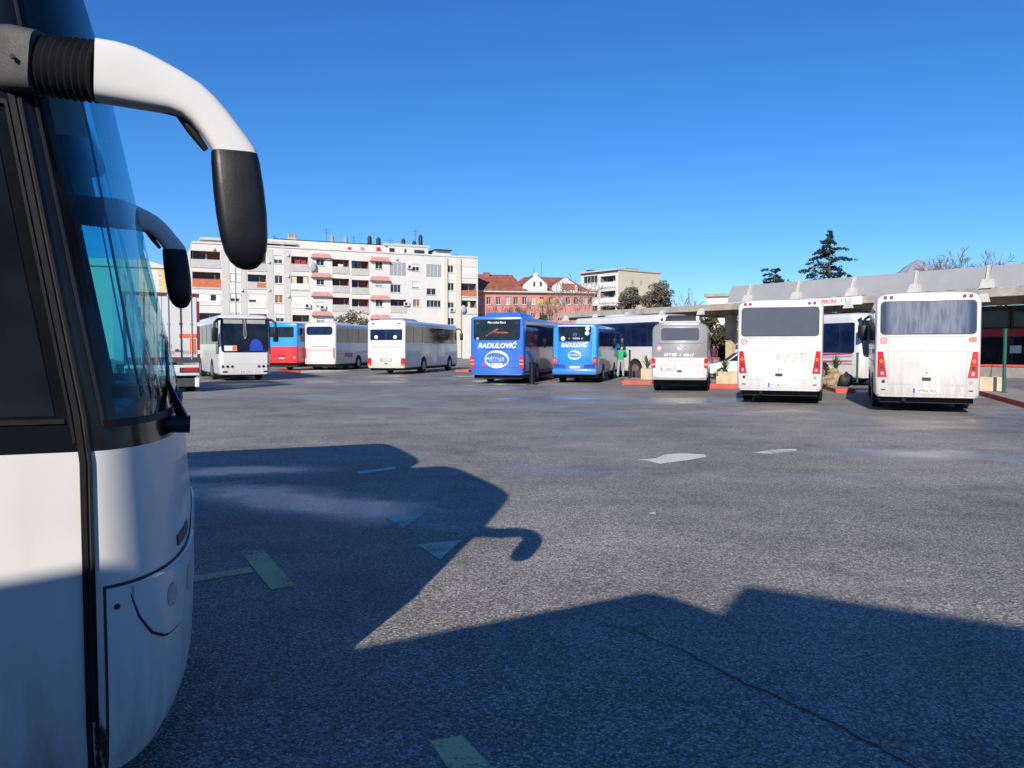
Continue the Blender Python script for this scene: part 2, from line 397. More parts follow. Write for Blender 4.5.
# ------------------------------------------------------------------ ground and markings
mb = MB(); mb.add([(-500, -300, 0), (500, -300, 0), (500, 900, 0), (-500, 900, 0)], [(0, 1, 2, 3)])
tag(mb.build('ground', M['asphalt']), kind='structure')
def marking(name, pix, m, z=.004):
    pts = [ground(*p) for p in pix]; mb = MB(); mb.add([(p.x, p.y, z) for p in pts], [list(range(len(pts)))])
    return tag(mb.build(name, m), kind='structure')
marking('bay_marking', [(240, 552), (263, 550), (295, 586), (271, 590)], M['mark_yellow'])
marking('bay_marking', [(190, 577), (250, 567.5), (254, 572.5), (190, 583)], M['mark_yellow'])
marking('bay_marking', [(430, 742), (462, 736), (500, 776), (458, 784)], M['mark_yellow'])
marking('arrow_marking', [(417, 545), (462, 540), (440, 560)], M['mark_faint'])
marking('arrow_marking', [(385, 517), (428, 511), (402, 529)], M['mark_faint'])
marking('bay_marking', [(183, 487), (192, 487), (201, 500), (186, 502)], M['mark_faint'])
marking('bay_marking', [(357, 472), (395, 467), (396, 469), (360, 474)], M['mark_white'])
marking('worn_marking', [(636, 460), (648, 461), (660, 464), (690, 460), (707, 457), (704, 454.5), (680, 453.5), (664, 455), (656, 458.5)], M['mark_white'])
marking('worn_marking', [(752, 453), (770, 450), (796, 449), (797, 451), (772, 454)], M['mark_faint'])
marking('worn_marking', [(649, 513), (655, 512.4), (656, 514), (650, 514.4)], M['mark_white'])
marking('worn_marking', [(470, 381), (505, 379), (523, 382), (500, 385)], M['mark_faint'])
marking('worn_marking', [(285, 371), (335, 369.5), (352, 371), (300, 373)], M['mark_faint'])
# red painted patch beyond the facing coach
marking('red_marking', [(275, 372), (283, 368), (302, 370), (300, 374)], M['kerb_red'], .006)
# crack across the foreground
rnd = random.Random(5); pts = []
ends = [(600, 622), (640, 634), (690, 655), (745, 683), (800, 708), (850, 733), (905, 762), (960, 800)]
for (a, b), (c, d) in zip(ends, ends[1:]):
    for k in range(6): pts.append(ground(a + (c - a) * k / 6 + rnd.uniform(-1.2, 1.2), b + (d - b) * k / 6 + rnd.uniform(-1.2, 1.2)))
mb = MB(); v = []
for i, p in enumerate(pts):
    ww = .002 + .005 * min(1, i / 12) * rnd.uniform(.5, 1.3); v += [(p.x - ww * .5, p.y - ww, .005), (p.x + ww * .5, p.y + ww, .005)]
mb.add(v, [(2 * i, 2 * i + 1, 2 * i + 3, 2 * i + 2) for i in range(len(pts) - 1)]); tag(mb.build('asphalt_crack', M['crack']), kind='structure')

# ------------------------------------------------------------------ buildings
class Facade:
    """A building whose front runs from A to B on the ground; local x along the front, y into the building."""
    def __init__(s, name, label, A, B, cat='building', group=None):
        s.A = Vector(A); d = Vector(B) - s.A; s.L = d.length; s.u = d.normalized()
        s.root = thing(name, label, cat, (A[0], A[1], 0), math.atan2(s.u.y, s.u.x), group)
        s.open = []
    def fu(s, px):
        k = (px - 512) / F; return (k * s.A.y - s.A.x) / (s.u.x - k * s.u.y)
    def fz(s, px, py):
        Y = s.A.y + s.fu(px) * s.u.y; return at(px, py, Y).z
    def rect(s, x0, x1, y0, y1):
        xm = (x0 + x1) / 2; return s.fu(x0), s.fu(x1), s.fz(xm, y1), s.fz(xm, y0)
    def wall(s, H, m, m_recess, D, off=0, name='wall'):
        us = sorted({0, s.L} | {round(q, 3) for o in s.open for q in o[:2]}); zs = sorted({0, H} | {round(q, 3) for o in s.open for q in o[2:4]})
        mb = MB()
        for a, b in zip(us, us[1:]):
            for c, d in zip(zs, zs[1:]):
                um, zm = (a + b) / 2, (c + d) / 2
                if any(o[0] < um < o[1] and o[2] < zm < o[3] for o in s.open): continue
                mb.add([(a, 0, c), (b, 0, c), (b, 0, d), (a, 0, d)], [(0, 1, 2, 3)])
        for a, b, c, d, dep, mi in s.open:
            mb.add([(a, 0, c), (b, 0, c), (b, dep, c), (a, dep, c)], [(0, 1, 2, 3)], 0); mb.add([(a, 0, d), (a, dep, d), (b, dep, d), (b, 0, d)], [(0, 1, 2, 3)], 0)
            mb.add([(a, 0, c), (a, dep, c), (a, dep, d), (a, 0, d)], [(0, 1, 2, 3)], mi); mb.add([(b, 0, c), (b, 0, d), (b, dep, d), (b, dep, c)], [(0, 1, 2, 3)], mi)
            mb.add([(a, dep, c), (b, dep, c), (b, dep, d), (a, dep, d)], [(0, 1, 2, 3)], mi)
        mb.add([(0, 0, 0), (0, D, 0), (0, D, H), (0, 0, H)], [(0, 1, 2, 3)]); mb.add([(s.L, 0, 0), (s.L, 0, H), (s.L, D, H), (s.L, D, 0)], [(0, 1, 2, 3)])
        mb.add([(0, D, 0), (s.L, D, 0), (s.L, D, H), (0, D, H)], [(0, 1, 2, 3)])
        mb.add([(0, 0, H), (s.L, 0, H), (s.L, D, H), (0, D, H)], [(0, 1, 2, 3)])
        return mb.build(name, [m] + list(m_recess), s.root, recalc=False)
    def part(s, name, u0, u1, z0, z1, y0, y1, m, parent=None, bevel=0):
        mb = MB(); mb.box(min(u0, u1), max(u0, u1), y0, y1, z0, z1); return mb.build(name, m, parent or s.root, bevel=bevel)
    def window(s, r, dep=.16, nb=2, kind='glass', blind=0.0):
        """An opening with a frame and glass set back in it."""
        u0, u1, z0, z1 = r; s.open.append((u0, u1, z0, z1, dep + .05, 0))
        mb = MB(); t = .06
        mb.box(u0 + .004, u0 + t, dep - .03, dep + .03, z0, z1); mb.box(u1 - t, u1 - .004, dep - .03, dep + .03, z0, z1)
        mb.box(u0 + t, u1 - t, dep - .03, dep + .03, z0 + .004, z0 + t); mb.box(u0 + t, u1 - t, dep - .03, dep + .03, z1 - t, z1 - .004)
        for k in range(1, nb): x = u0 + (u1 - u0) * k / nb; mb.box(x - .03, x + .03, dep - .028, dep + .028, z0 + t, z1 - t)
        f = mb.build('window', M['shutter'], s.root)
        s.part('pane', u0 + .05, u1 - .05, z0 + .05, z1 - .05, dep + .0, dep + .02, M['glass_win'] if kind == 'glass' else M[kind], f)
        if blind: s.part('blind', u0 + .06, u1 - .06, z1 - blind * (z1 - z0), z1 - .06, dep - .06, dep - .035, M['shutter'], f)
        s.part('sill', u0 - .08, u1 + .08, z0 - .07, z0 - .004, -.08, .05, M['concrete_white'], f)
        return f
    def loggia(s, r, rail_h, rail='rail', mi=1, dep=1.3, glazed=False, extra=None, seed=0):
        u0, u1, z0, z1 = r; s.open.append((u0, u1, z0, z1, dep, mi)); rd = random.Random(seed)
        b = s.part('balcony_rail', u0 - .02, u1 + .02, z0 + .05, z0 + rail_h, -.05, .02, M[rail])
        s.part('floor_edge', u0 - .05, u1 + .05, z0 - .18, z0 + .04, -.09, -.003, M['concrete_white'], b)
        w = u1 - u0
        k = rd.uniform(.1, .45)
        s.part('balcony_door', u0 + w * k, u0 + w * (k + .35), z0 + .1, z0 + (z1 - z0) * .86, dep - .06, dep - .01, M['glass_win'], b)
        s.part('door_frame', u0 + w * (k + .36), u0 + w * (k + .42), z0 + .1, z0 + (z1 - z0) * .88, dep - .08, dep - .01, M['shutter'], b)
        if extra:
            for (fu0, fu1, fz0, fz1, mm, y) in extra: s.part('balcony_cloth', u0 + w * fu0, u0 + w * fu1, z0 + (z1 - z0) * fz0, z0 + (z1 - z0) * fz1, y, y + .03, M[mm], b)
        return b
    def closed(s, r, slot=None):
        """A balcony closed off with white panels and, perhaps, one dark light in it."""
        u0, u1, z0, z1 = r; s.open.append((u0, u1, z0, z1, .12, 0))
        f = s.part('closed_balcony', u0 + .03, u1 - .03, z0 + .03, z1 - .03, .05, .10, M['shutter'])
        s.part('closing_rail', u0 - .02, u1 + .02, z0 - .05, z0 + (z1 - z0) * .42, -.06, .0, M['wall_white'], f)
        if slot: s.part('pane', u0 + (u1 - u0) * slot[0], u0 + (u1 - u0) * slot[1], z0 + (z1 - z0) * slot[2], z0 + (z1 - z0) * slot[3], .03, .05, M['glass_win'], f)
        return f
    def aircon(s, px, py, w=.85, h=.6):
        u, z = s.fu(px), s.fz(px, py)
        a = s.part('aircon', u - w / 2, u + w / 2, z - h / 2, z + h / 2, -.35, -.03, M['aircon'], bevel=.03)
        mb = MB(); mb.cyl((u - .1, -.36, z), (u - .1, -.345, z), .22, 16); mb.build('fan_grille', M['metal_dark'], a)

# --- the long white block of flats
A = Facade('apartment_building', 'long white block of flats with balconies, red awnings and roof chimneys', (-43.1, 106), (-5.4, 124))
r = A.rect
rows = {1: (252, 271), 2: (274, 292), 3: (295, 312)}
# bay with wide loggias at the left end
A.loggia(r(193, 222, 251, 266.5), .95, 'rail', 2, seed=1); A.loggia(r(194, 222, 272, 287.5), 1.15, 'rail_orange', 2, seed=2, extra=[(.80, .98, .0, .5, 'shutter', .3)])
A.closed(r(195, 222, 294, 305), (.62, .82, .35, .95)); A.loggia(r(196, 222, 313, 327), .9, 'rail', 1, seed=3)
for y0, y1 in ((252.5, 260.5), (273.5, 281.5), (293.5, 301.5), (313, 321)): A.window(r(231.5, 241, y0, y1), kind='glass', blind=.95 if y0 < 290 else .6)
A.loggia(r(249, 267.5, 254, 270), .9, 'rail', 1, seed=4); A.loggia(r(249, 267.5, 274.5, 288), .85, 'rail', 1, seed=5, extra=[(.5, .95, .05, .4, 'rail_orange', -.08)])
A.closed(r(250, 267.5, 294, 308), (.02, .40, .40, .58)); A.loggia(r(250, 267.5, 314, 328), .9, 'rail', 1, seed=6)
A.window(r(275.5, 284, 255.5, 263.5), blind=.5); A.window(r(276, 284, 275.5, 283.5)); A.window(r(276, 284, 295, 303), kind='shutter_brown'); A.window(r(276.5, 285, 314, 322), blind=.5)
A.loggia(r(292.5, 309.5, 256.5, 270), .85, 'rail', 1, seed=7, extra=[(.22, .50, .30, .75, 'laundry', -.02), (.58, .86, .32, .72, 'laundry', -.02)])
A.loggia(r(292.5, 309.5, 276, 289.5), .85, 'shutter', 1, seed=8, extra=[(.05, .32, .3, 1.0, 'curtain', .15), (.70, .97, .3, 1.0, 'curtain', .15)])
A.closed(r(292.5, 309.5, 296.5, 308)); A.loggia(r(293, 310, 315, 328), .9, 'rail', 1, seed=9)
for y0, y1 in ((258.5, 265.5), (279, 285), (302, 307), (316.5, 322)): A.window(r(317.5, 325.5, y0, y1), blind=0 if y0 < 290 else .7)
for y in (253.7, 273, 292, 311.3):
    for x0, x1 in ((311.5, 332.5), (370, 390.5)):
        yy = y if x0 < 340 else y + 3.4
        q = r(x0, x1, yy, yy + 4.4)
        mb = MB(); mb.hexa([(q[0], -.55, q[2]), (q[1], -.55, q[2]), (q[1], -.003, q[2] + .0), (q[0], -.003, q[2])], [(q[0] + .35, -.30, q[3]), (q[1] - .35, -.30, q[3]), (q[1] - .35, -.003, q[3]), (q[0] + .35, -.003, q[3])])
        mb.build('awning', M['awning'], A.root)
for i, (y0, y1) in enumerate(((259.5, 272.5), (278.5, 291.5), (297.5, 310.5))):
    A.loggia(r(333.3, 350, y0, y1), .85, 'rail', 2, seed=20 + i, extra=[(.36, .66, .05, .65, 'shutter', .2)] if i == 0 else None)
    A.loggia(r(352.5, 369.5, y0 + 1.5, y1 + 1.5), .80, 'rail', 2, seed=30 + i, extra=[(.02, .22, .45, .95, 'glass_win', .1), (.3, .55, .45, .95, 'glass_win', .1)] if i == 0 else None)
for y0, y1 in ((261.5, 269), (281, 286.5), (299.5, 306.5), (319, 325)): A.window(r(376.3, 383.5, y0, y1), blind=.75 if 275 < y0 < 290 else .0, kind='glass')
def screen(rr):
    u0, u1, z0, z1 = rr; A.open.append((u0, u1, z0, z1, .1, 0))
    f = A.part('glazed_screen', u0 + .03, u1 - .03, z0 + .03, z1 - .03, .04, .08, M['panel_glazed'])
    for k in range(1, 4): x = u0 + (u1 - u0) * k / 4; A.part('screen_bar', x - .03, x + .03, z0 + .05, z1 - .05, .02, .04, M['shutter'], f)
screen(r(390.5, 406.5, 262.5, 275.5)); A.window(r(391, 401.5, 284.5, 292.5), nb=3); A.loggia(r(391, 406.5, 299.5, 311.5), .85, 'rail', 2, seed=40)
A.window(r(413, 420, 264, 271), blind=.4); A.window(r(413, 420, 281.5, 288.5), blind=.8); A.window(r(413.5, 420.5, 299.5, 306.5), kind='shutter_brown', nb=2)
screen(r(427, 441.8, 264.5, 277)); A.window(r(427, 436.5, 288.5, 295)); A.window(r(427, 441.5, 300.3, 307.3), nb=4)
A.window(r(448, 454, 265.5, 272.5)); A.window(r(448, 454.5, 283, 290.5)); A.window(r(448, 454.5, 302.5, 308)); A.window(r(448, 454.5, 318, 325))
A.closed(r(461.5, 476.5, 267, 278)); A.loggia(r(461.5, 476.5, 283.5, 296.5), .95, 'rail_orange', 1, seed=50); A.loggia(r(462, 476.5, 300.5, 313.5), .9, 'wall_white', 1, seed=51, extra=[(.45, .6, .35, .9, 'curtain', .2)])
HA = A.fz(300, 248.6)
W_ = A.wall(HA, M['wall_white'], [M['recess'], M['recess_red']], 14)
# left half faced with grey stone: thin vertical piers and floor bands stand proud of the wall
for x0, x1 in ((223, 230.5), (242, 248), (268.5, 274.5), (285, 291.5)):
    A.part('stone_pier', A.fu(x0), A.fu(x1), .1, HA - .3, -.05, -.004, M['wall_grey'])
for x0, x1, m_ in ((443.5, 447.2, 'wall_cream'), (455.2, 460.5, 'wall_cream')):
    A.part('cream_pier', A.fu(x0), A.fu(x1), .1, HA - .15, -.30, -.004, M[m_])
A.part('parapet', -.1, A.L + .1, HA + .002, HA + .22, -.12, .25, M['wall_white'])
for px, py in ((323, 307.5), (410, 267), (406.5, 304), (452, 310), (308, 306)): A.aircon(px, py)
for px, py in ((189 + 26.5, 249), (289, 255), (329, 259), (397, 259), (445, 277), (270, 262), (289, 276), (289, 296), (243, 290), (270, 290), (445, 296)):
    u, z = A.fu(px), A.fz(px, py); A.part('wall_lamp', u - .14, u + .14, z - .16, z + .16, -.28, -.06, M['aircon'])
for px, py, rr_ in ((313, 267, .72), (462.5, 309, .6)):
    u, z = A.fu(px), A.fz(px, py); mb = MB(); mb.ball((u, -.45, z), rr_, 16, 8, (.75, .22, 1)); d = mb.build('satellite_dish', M['dish'], A.root, smooth=60)
    mb = MB(); mb.tube([(u, -.05, z), (u, -.4, z - .1)], .04, 6); mb.build('dish_bracket', M['metal_dark'], d)
# set-back penthouse, roofs, chimneys, aerials
def pent(px0, px1, pz0, y, D, m, name='penthouse'):
    u0, u1 = A.fu(px0), A.fu(px1); z1 = A.fz((px0 + px1) / 2, pz0) ; return A.part(name, u0, u1, HA + .003, z1, y, y + D, M[m])
ph = pent(208, 262, 240.5, 1.5, 8, 'wall_white'); ph2 = pent(262, 392, 240.5, 1.8, 8, 'wall_white'); ph3 = pent(392, 432, 245.5, 1.5, 8, 'wall_white')
A.part('roof_slab', A.fu(203), A.fu(300), A.fz(250, 241) + .004, A.fz(250, 238.3), 1.2, 12, M['concrete_white'])
A.part('roof_slab', A.fu(262) + 2.2, A.fu(390), A.fz(326, 240.5) + .15, A.fz(326, 239), 2.4, 12, M['metal_dark'])
A.part('roof_slab', A.fu(388), A.fu(433), A.fz(410, 245.5) + .004, A.fz(410, 243), 1.4, 11, M['concrete_white'])
A.part('terrace_room', A.fu(438), A.fu(453), HA + .231, A.fz(445, 250), 1.0, 6, M['wall_white']); A.part('roof_slab', A.fu(437), A.fu(454), A.fz(445, 250) + .004, A.fz(445, 249), .5, 6.5, M['metal_dark'])
for x0, x1, y0, y1 in ((226, 246, 243, 248), (270, 284, 243, 247.5), (288, 300, 243, 248), (393, 398, 247, 252), (408, 410, 248, 254), (418, 428, 249, 254), (214, 222, 242, 248)):
    q = r(x0, x1, y0, y1); A.part('penthouse_window', q[0], q[1], max(q[2], HA + .1), q[3], 1.42 if x0 > 390 else 1.42 if x0 < 262 else 1.72, 1.52 if x0 > 390 or x0 < 262 else 1.82, M['glass_win'])
for x0, x1 in ((351, 354), (364, 367), (380, 383)):
    q = r(x0, x1, 246.5, 249); A.part('terrace_parasol', q[0], q[1], HA + .23, q[3], .8, 1.5, M['laundry' if x0 != 364 else 'awning'])
for px, py, rad_, hh in ((378.5, 236.5, .30, .8), (387.5, 238, .33, .7), (413, 239.5, .30, .8), (430.5, 237, .30, 1.2), (340, 236, .28, .9), (354, 237, .3, .7), (424, 241, .3, .6)):
    u, z = A.fu(px), A.fz(px, py); zb = HA + .23
    dk = px > 370
    mb = MB(); mb.box(u - rad_, u + rad_, 4, 4.9, zb, z - hh * .55)
    ch = mb.build('chimney', M['concrete_white'] if not dk else M['metal_dark'], A.root)
    mb = MB(); mb.cyl((u, 4.4, z - hh * .5), (u, 4.4, z + hh * .55), rad_ * 1.1, 12); mb.ball((u, 4.4, z + hh * .6), rad_ * .8, 10, 5); mb.build('chimney_cowl', M['metal_dark'] if dk else M['concrete'], ch, smooth=40)
A.part('chimney', A.fu(295), A.fu(303), A.fz(299, 238.5), A.fz(299, 234), 4, 5.2, M['concrete_white'])
for k, px in enumerate((296, 299, 302)):
    u, z = A.fu(px), A.fz(px, 232); mb = MB(); mb.cyl((u, 4.5, z - .6), (u, 4.5, z + .3), .22, 10); mb.build('chimney_pot', M['concrete'], A.root)
for px, y0, y1 in ((334, 224, 240), (425, 226, 244), (450, 245, 252), (253, 229, 241), (281, 231, 241), (362, 232, 242), (399, 235, 246), (467, 250, 256)):
    u = A.fu(px); mb = MB(); z0, z1 = A.fz(px, y1), A.fz(px, y0); mb.tube([(u, 4.2, z0), (u, 4.2, z1)], .03, 6); mb.tube([(u - .5, 4.2, z1 - .3), (u + .5, 4.2, z1 - .3)], .02, 5); mb.tube([(u - .35, 4.2, z1 - .7), (u + .35, 4.2, z1 - .7)], .02, 5); mb.build('aerial', M['metal_dark'], A.root)
# downpipe
u = A.fu(236.5); A.part('downpipe', u - .035, u + .035, 2, HA - 3, -.09, -.01, M['line'])

# --- pink house with tiled roofs
B = Facade('pink_building', 'pink house with old tiled hip roof and white dormers', (-7.2, 127), (13.5, 131))
r = B.rect
for i, x in enumerate((479.5, 489, 498.5, 507.5, 516, 524.5, 533, 542, 551, 560, 568, 576, 584, 590)):
    if x > 590: continue
    f = B.window(r(x - 2.2, x + 2.2, 296.8, 304.5), kind='glass' if i % 3 else 'panel_glazed')
    B.window(r(x - 2.2, x + 2.2, 313, 321))
for x0, x1 in ((536, 546), (550, 558)):
    q = r(x0, x1, 299, 306.5); B.part('yellow_panel', q[0], q[1], q[2], q[3], -.06, -.01, mat('ochre_panel', (.50, .32, .12), .9, var=.3))
HB = B.fz(530, 292.8)
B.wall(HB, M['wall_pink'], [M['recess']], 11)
B.part('eaves', -.5, B.L + .5, HB + .003, HB + .28, -.6, 11.6, M['concrete_white'])
def hip(u0, u1, y0, y1, z0, h, inset, parent, name='roof'):
    mb = MB(); ym = (y0 + y1) / 2
    mb.add([(u0, y0, z0), (u1, y0, z0), (u1, y1, z0), (u0, y1, z0), (u0 + inset, ym, z0 + h), (u1 - inset, ym, z0 + h)], [(0, 1, 5, 4), (1, 2, 5), (2, 3, 4, 5), (3, 0, 4), (3, 2, 1, 0)])
    return mb.build(name, M['tiles'], parent)
hip(-.6, B.fu(527), -.7, 11, HB + .284, 3.1, 1.6, B.root); hip(B.fu(512), B.fu(594), .6, 12, HB + .29, 2.9, 3.4, B.root)
for x0, x1, y0, y1, yf_ in ((523, 547, 276, 292, -.1), (553, 578, 278, 292, .6)):
    q = r(x0, x1, y0, y1); zb = HB + .30; um = (q[0] + q[1]) / 2; zt = q[3]
    mb = MB(); mb.prism([(q[0], zb), (q[1], zb), (q[1], zb + (zt - zb) * .45), (um + .5, zt), (um - .5, zt), (q[0], zb + (zt - zb) * .45)], lambda a, z, d: (a, d, z), yf_, 6)
    d = mb.build('dormer', M['wall_white'], B.root)
    if x0 < 550:
        for xx in (534, 540.5): w_ = r(xx - 1, xx + 1, 282, 286.5); B.part('dormer_window', w_[0], w_[1], w_[2], w_[3], yf_ - .03, yf_ + .03, M['glass_win'], d)
    else:
        w_ = r(563, 575.5, 283.5, 290); B.part('dormer_window', w_[0], w_[1], w_[2], w_[3], yf_ - .03, yf_ + .03, M['recess_red'], d)
    mb = MB(); k = .12
    for sgn, ue in ((-1, q[0]), (1, q[1])):
        mb.hexa([(ue + sgn * .2, yf_ - .2, zb + (zt - zb) * .42), (um + sgn * .45, yf_ - .2, zt + .02), (um + sgn * .45, 6, zt + .02), (ue + sgn * .2, 6, zb + (zt - zb) * .42)][::1], [(ue + sgn * .2, yf_ - .2, zb + (zt - zb) * .42 + k), (um + sgn * .45, yf_ - .2, zt + .02 + k), (um + sgn * .45, 6, zt + .02 + k), (ue + sgn * .2, 6, zb + (zt - zb) * .42 + k)])
    mb.build('dormer_roof', M['tiles'], d)
for px, y0, y1, w_ in ((491, 270.5, 277, .45), (515, 273, 281, .4)):
    u = B.fu(px); z0, z1 = B.fz(px, y1), B.fz(px, y0); c = B.part('chimney', u - w_, u + w_, z0 - .6, z1, 4, 4.9, M['recess_red']); B.part('chimney_cap', u - w_ - .1, u + w_ + .1, z1 + .003, z1 + .15, 3.9, 5, M['concrete'], c)
u = B.fu(540); z = B.fz(540, 273.5); mb = MB(); mb.ball((u, 3, z), .42, 14, 7, (1, .3, 1)); mb.build('satellite_dish', M['white_vinyl'], B.root, smooth=60)
for px, y0 in ((540.5, 264), (548, 259)): u = B.fu(px); mb = MB(); mb.tube([(u, 5, HB + 1), (u, 5, B.fz(px, y0))], .035, 5); mb.build('aerial', M['metal_dark'], B.root)

# --- pale block with a blank beige gable
D_ = Facade('balcony_block', 'pale block with glazed balconies and a blank beige side wall', (13.9, 158), (20.4, 150))
r = D_.rect
HD_ = D_.fz(600, 272.5)
for i, (y0, y1) in enumerate(((276, 287), (291, 302.5), (306, 317))):
    D_.loggia(r(600, 615, y0, y1), .95, 'shutter', 1, seed=60 + i); D_.window(r(583, 597, y0, y0 + 7), nb=4)
D_.wall(HD_, M['wall_white'], [M['recess']], 12)
sd_ = D_.L
mb = MB(); mb.box(sd_ + .003, sd_ + .12, -.2, 12, 0, HD_ + .1); mb.build('gable_wall', M['wall_beige'], D_.root)
D_.part('roof_slab', -.6, sd_ + .3, HD_ + .11, HD_ + .4, -.6, 12.4, M['concrete_white'])
for y in (3.5, 6.0): mb = MB(); mb.box(sd_ + .10, sd_ + .14, y, y + .5, HD_ - 2.4, HD_ - 1.6); mb.build('gable_vent', M['concrete'], D_.root)
D_.part('roof_cap', .5, 1.5, HD_ + .41, HD_ + .9, 1, 3, M['metal_dark']); D_.part('roof_cap', sd_ - 3, sd_ - .2, HD_ + .41, HD_ + .75, 2, 6, M['concrete'])

# --- small buildings
E = Facade('low_building', 'low white roofed house beyond the canopy beam', (33.5, 135), (44, 128)); E.open = []
HE = E.fz(720, 296.5); E.wall(HE, M['wall_white'], [], 8); E.part('roof', -.3, E.L + .3, HE + .003, HE + .5, -.4, 8.4, M['concrete'])
G = Facade('cream_building', 'cream house with yellow wall strip and small balconies at the edge of view', (-66.8, 116.3), (-54, 122))
HG = G.fz(160, 268); 
for y0, y1 in ((270, 275), (279, 284), (288, 293)): G.loggia((G.fu(160.5), G.fu(163.5), G.fz(162, y1), G.fz(162, y0)), .8, 'rail', 1, seed=int(y0))
G.wall(HG, M['wall_cream'], [M['recess']], 10); mb = MB(); mb.prism([(-.3, HG + .003), (G.L + .2, HG + .003), (G.L + .2, HG + .3), (G.L - 2.6, HG + 1.1), (-.3, HG + 1.1)], lambda a, z, d: (a, d, z), -.3, 10.3); mb.build('roof', M['wall_cream'], G.root)
G.part('yellow_wall_strip', G.fu(163.7), G.fu(167.5), .2, HG - .2, -.08, -.004, mat('yellow_render', (.68, .50, .16), .9))

# hill far behind the station; distance haze is put into its bluish colour
hp = at(918, 259.5, 900); mb = MB(); v = [(hp.x, hp.y, hp.z)]; rd = random.Random(3)
N = 28
for k, rr_ in ((0, 5), (1, 13), (2, 30), (3, 75)):
    for j in range(N): a = math.tau * j / N; q = rr_ * rd.uniform(.85, 1.2); v.append((hp.x + q * math.cos(a), hp.y + q * math.sin(a), (hp.z - (2.6, 8, 24, hp.z + 1)[k] * (rd.uniform(.9, 1.1) if k < 3 else 1))))
f = [(0, 1 + j, 1 + (j + 1) % N) for j in range(N)] + [(1 + k * N + j, 1 + (k + 1) * N + j, 1 + (k + 1) * N + (j + 1) % N, 1 + k * N + (j + 1) % N) for k in range(3) for j in range(N)]
mb.add(v, f); tag(mb.build('hills', mat('hazed_hill_rock', (.26, .28, .36), .95, var=.1, scale=.02), smooth=70), kind='structure')

# ------------------------------------------------------------------ station canopy
KA = math.atan2(.813, -.582)
K = thing('station_canopy', 'long concrete platform canopy with grey roof panels along its top', 'canopy', (28.6, 43.6, 0), KA)
KM = Matrix.Translation((28.6, 43.6, 0)) @ Matrix.Rotation(KA, 4, 'Z')      # x: away along the canopy, +y: towards the lot
def kpt(t, y, z=0): return KM @ Vector((t, y, z))
T0, T1 = -14, 41.5
mb = MB(); mb.box(T0, T1, -.35, 0, 4.58, 5.08); mb.build('fascia_beam', M['concrete'], K, bevel=.02)
mb = MB(); mb.box(T0, T1, -8.2, -.36, 4.95, 5.10); mb.build('roof_slab', M['concrete'], K)
mb = MB(); mb.box(T0, T1, -8.6, -8.21, 4.5, 5.1); mb.build('back_beam', M['concrete'], K)
ribs = [2.1 + 4.2 * k for k in range(-3, 10)]
for i, t in enumerate(ribs):
    mb = MB(); mb.box(t - .16, t + .16, -8.2, -.36, 4.35, 4.945); mb.build('cross_beam', M['concrete'], K)
    mb = MB(); mb.hexa([(t - .30, .004, 4.28), (t + .30, .004, 4.28), (t + .30, .36, 4.28), (t - .30, .36, 4.28)], [(t - .18, .004, 4.78), (t + .18, .004, 4.78), (t + .18, .22, 4.78), (t - .18, .22, 4.78)]); mb.build('corbel', M['concrete_white'], K, bevel=.015)
    if t < 19.2:
        mb = MB(); mb.hexa([(t - .36, -.42, 5.09), (t + .36, -.42, 5.09), (t + .36, .10, 5.09), (t - .36, .10, 5.09)], [(t - .24, -.55, 5.62), (t + .24, -.55, 5.62), (t + .24, -.08, 5.62), (t - .24, -.08, 5.62)]); mb.build('panel_foot', M['concrete_white'], K, bevel=.015)
        mb = MB(); mb.hexa([(t + .02, -.52, 5.6), (t + .13, -.52, 5.6), (t + .13, -.26, 5.6), (t + .02, -.26, 5.6)], [(t + .22, -1.15, 6.52), (t + .33, -1.15, 6.52), (t + .33, -.92, 6.52), (t + .22, -.92, 6.52)]); mb.build('panel_strut', M['concrete_white'], K)
for a, b_ in zip(ribs, ribs[1:] + [ribs[-1] + 4.2]):
    if b_ > 24 : continue
    b2 = b_ if b_ < 20 else 20.9
    if b2 <= a: continue
    mb = MB(); v = []; n = 6
    for side in (0, -.05):
        for k in range(n + 1):
            q = k / n; y = -.30 - .72 * q ** 1.35 + side; z = 5.13 + 1.33 * q
            v += [(a + .10 + .22 * q, y, z), (b2 - .06 + .16 * q, y, z)]
    f = []; m2 = 2 * (n + 1)
    for k in range(n):
        f.append((2 * k, 2 * k + 1, 2 * k + 3, 2 * k + 2)); f.append((m2 + 2 * k, m2 + 2 * k + 2, m2 + 2 * k + 3, m2 + 2 * k + 1))
        f.append((2 * k, 2 * k + 2, m2 + 2 * k + 2, m2 + 2 * k)); f.append((2 * k + 1, m2 + 2 * k + 1, m2 + 2 * k + 3, 2 * k + 3))
    f += [(0, m2, m2 + 1, 1), (2 * n, 2 * n + 1, m2 + 2 * n + 1, m2 + 2 * n)]
    mb.add(v, f); mb.build('roof_panel', M['panel_grey'], K, smooth=30)
for t in (-10.5, 14.7, 23.1, 31.5, 39.9):
    mb = MB(); mb.hexa([(t - .22, -3.75, .0), (t + .22, -3.75, .0), (t + .22, -3.35, .0), (t - .22, -3.35, .0)], [(t - .34, -3.95, 4.34), (t + .34, -3.95, 4.34), (t + .34, -3.15, 4.34), (t - .34, -3.15, 4.34)]); c = mb.build('column', M['concrete'], K, bevel=.03)
    mb = MB(); mb.box(t - .30, t + .30, -3.85, -3.25, .01, 2.15); mb.build('column_casing', M['concrete_beige'], c, bevel=.03)
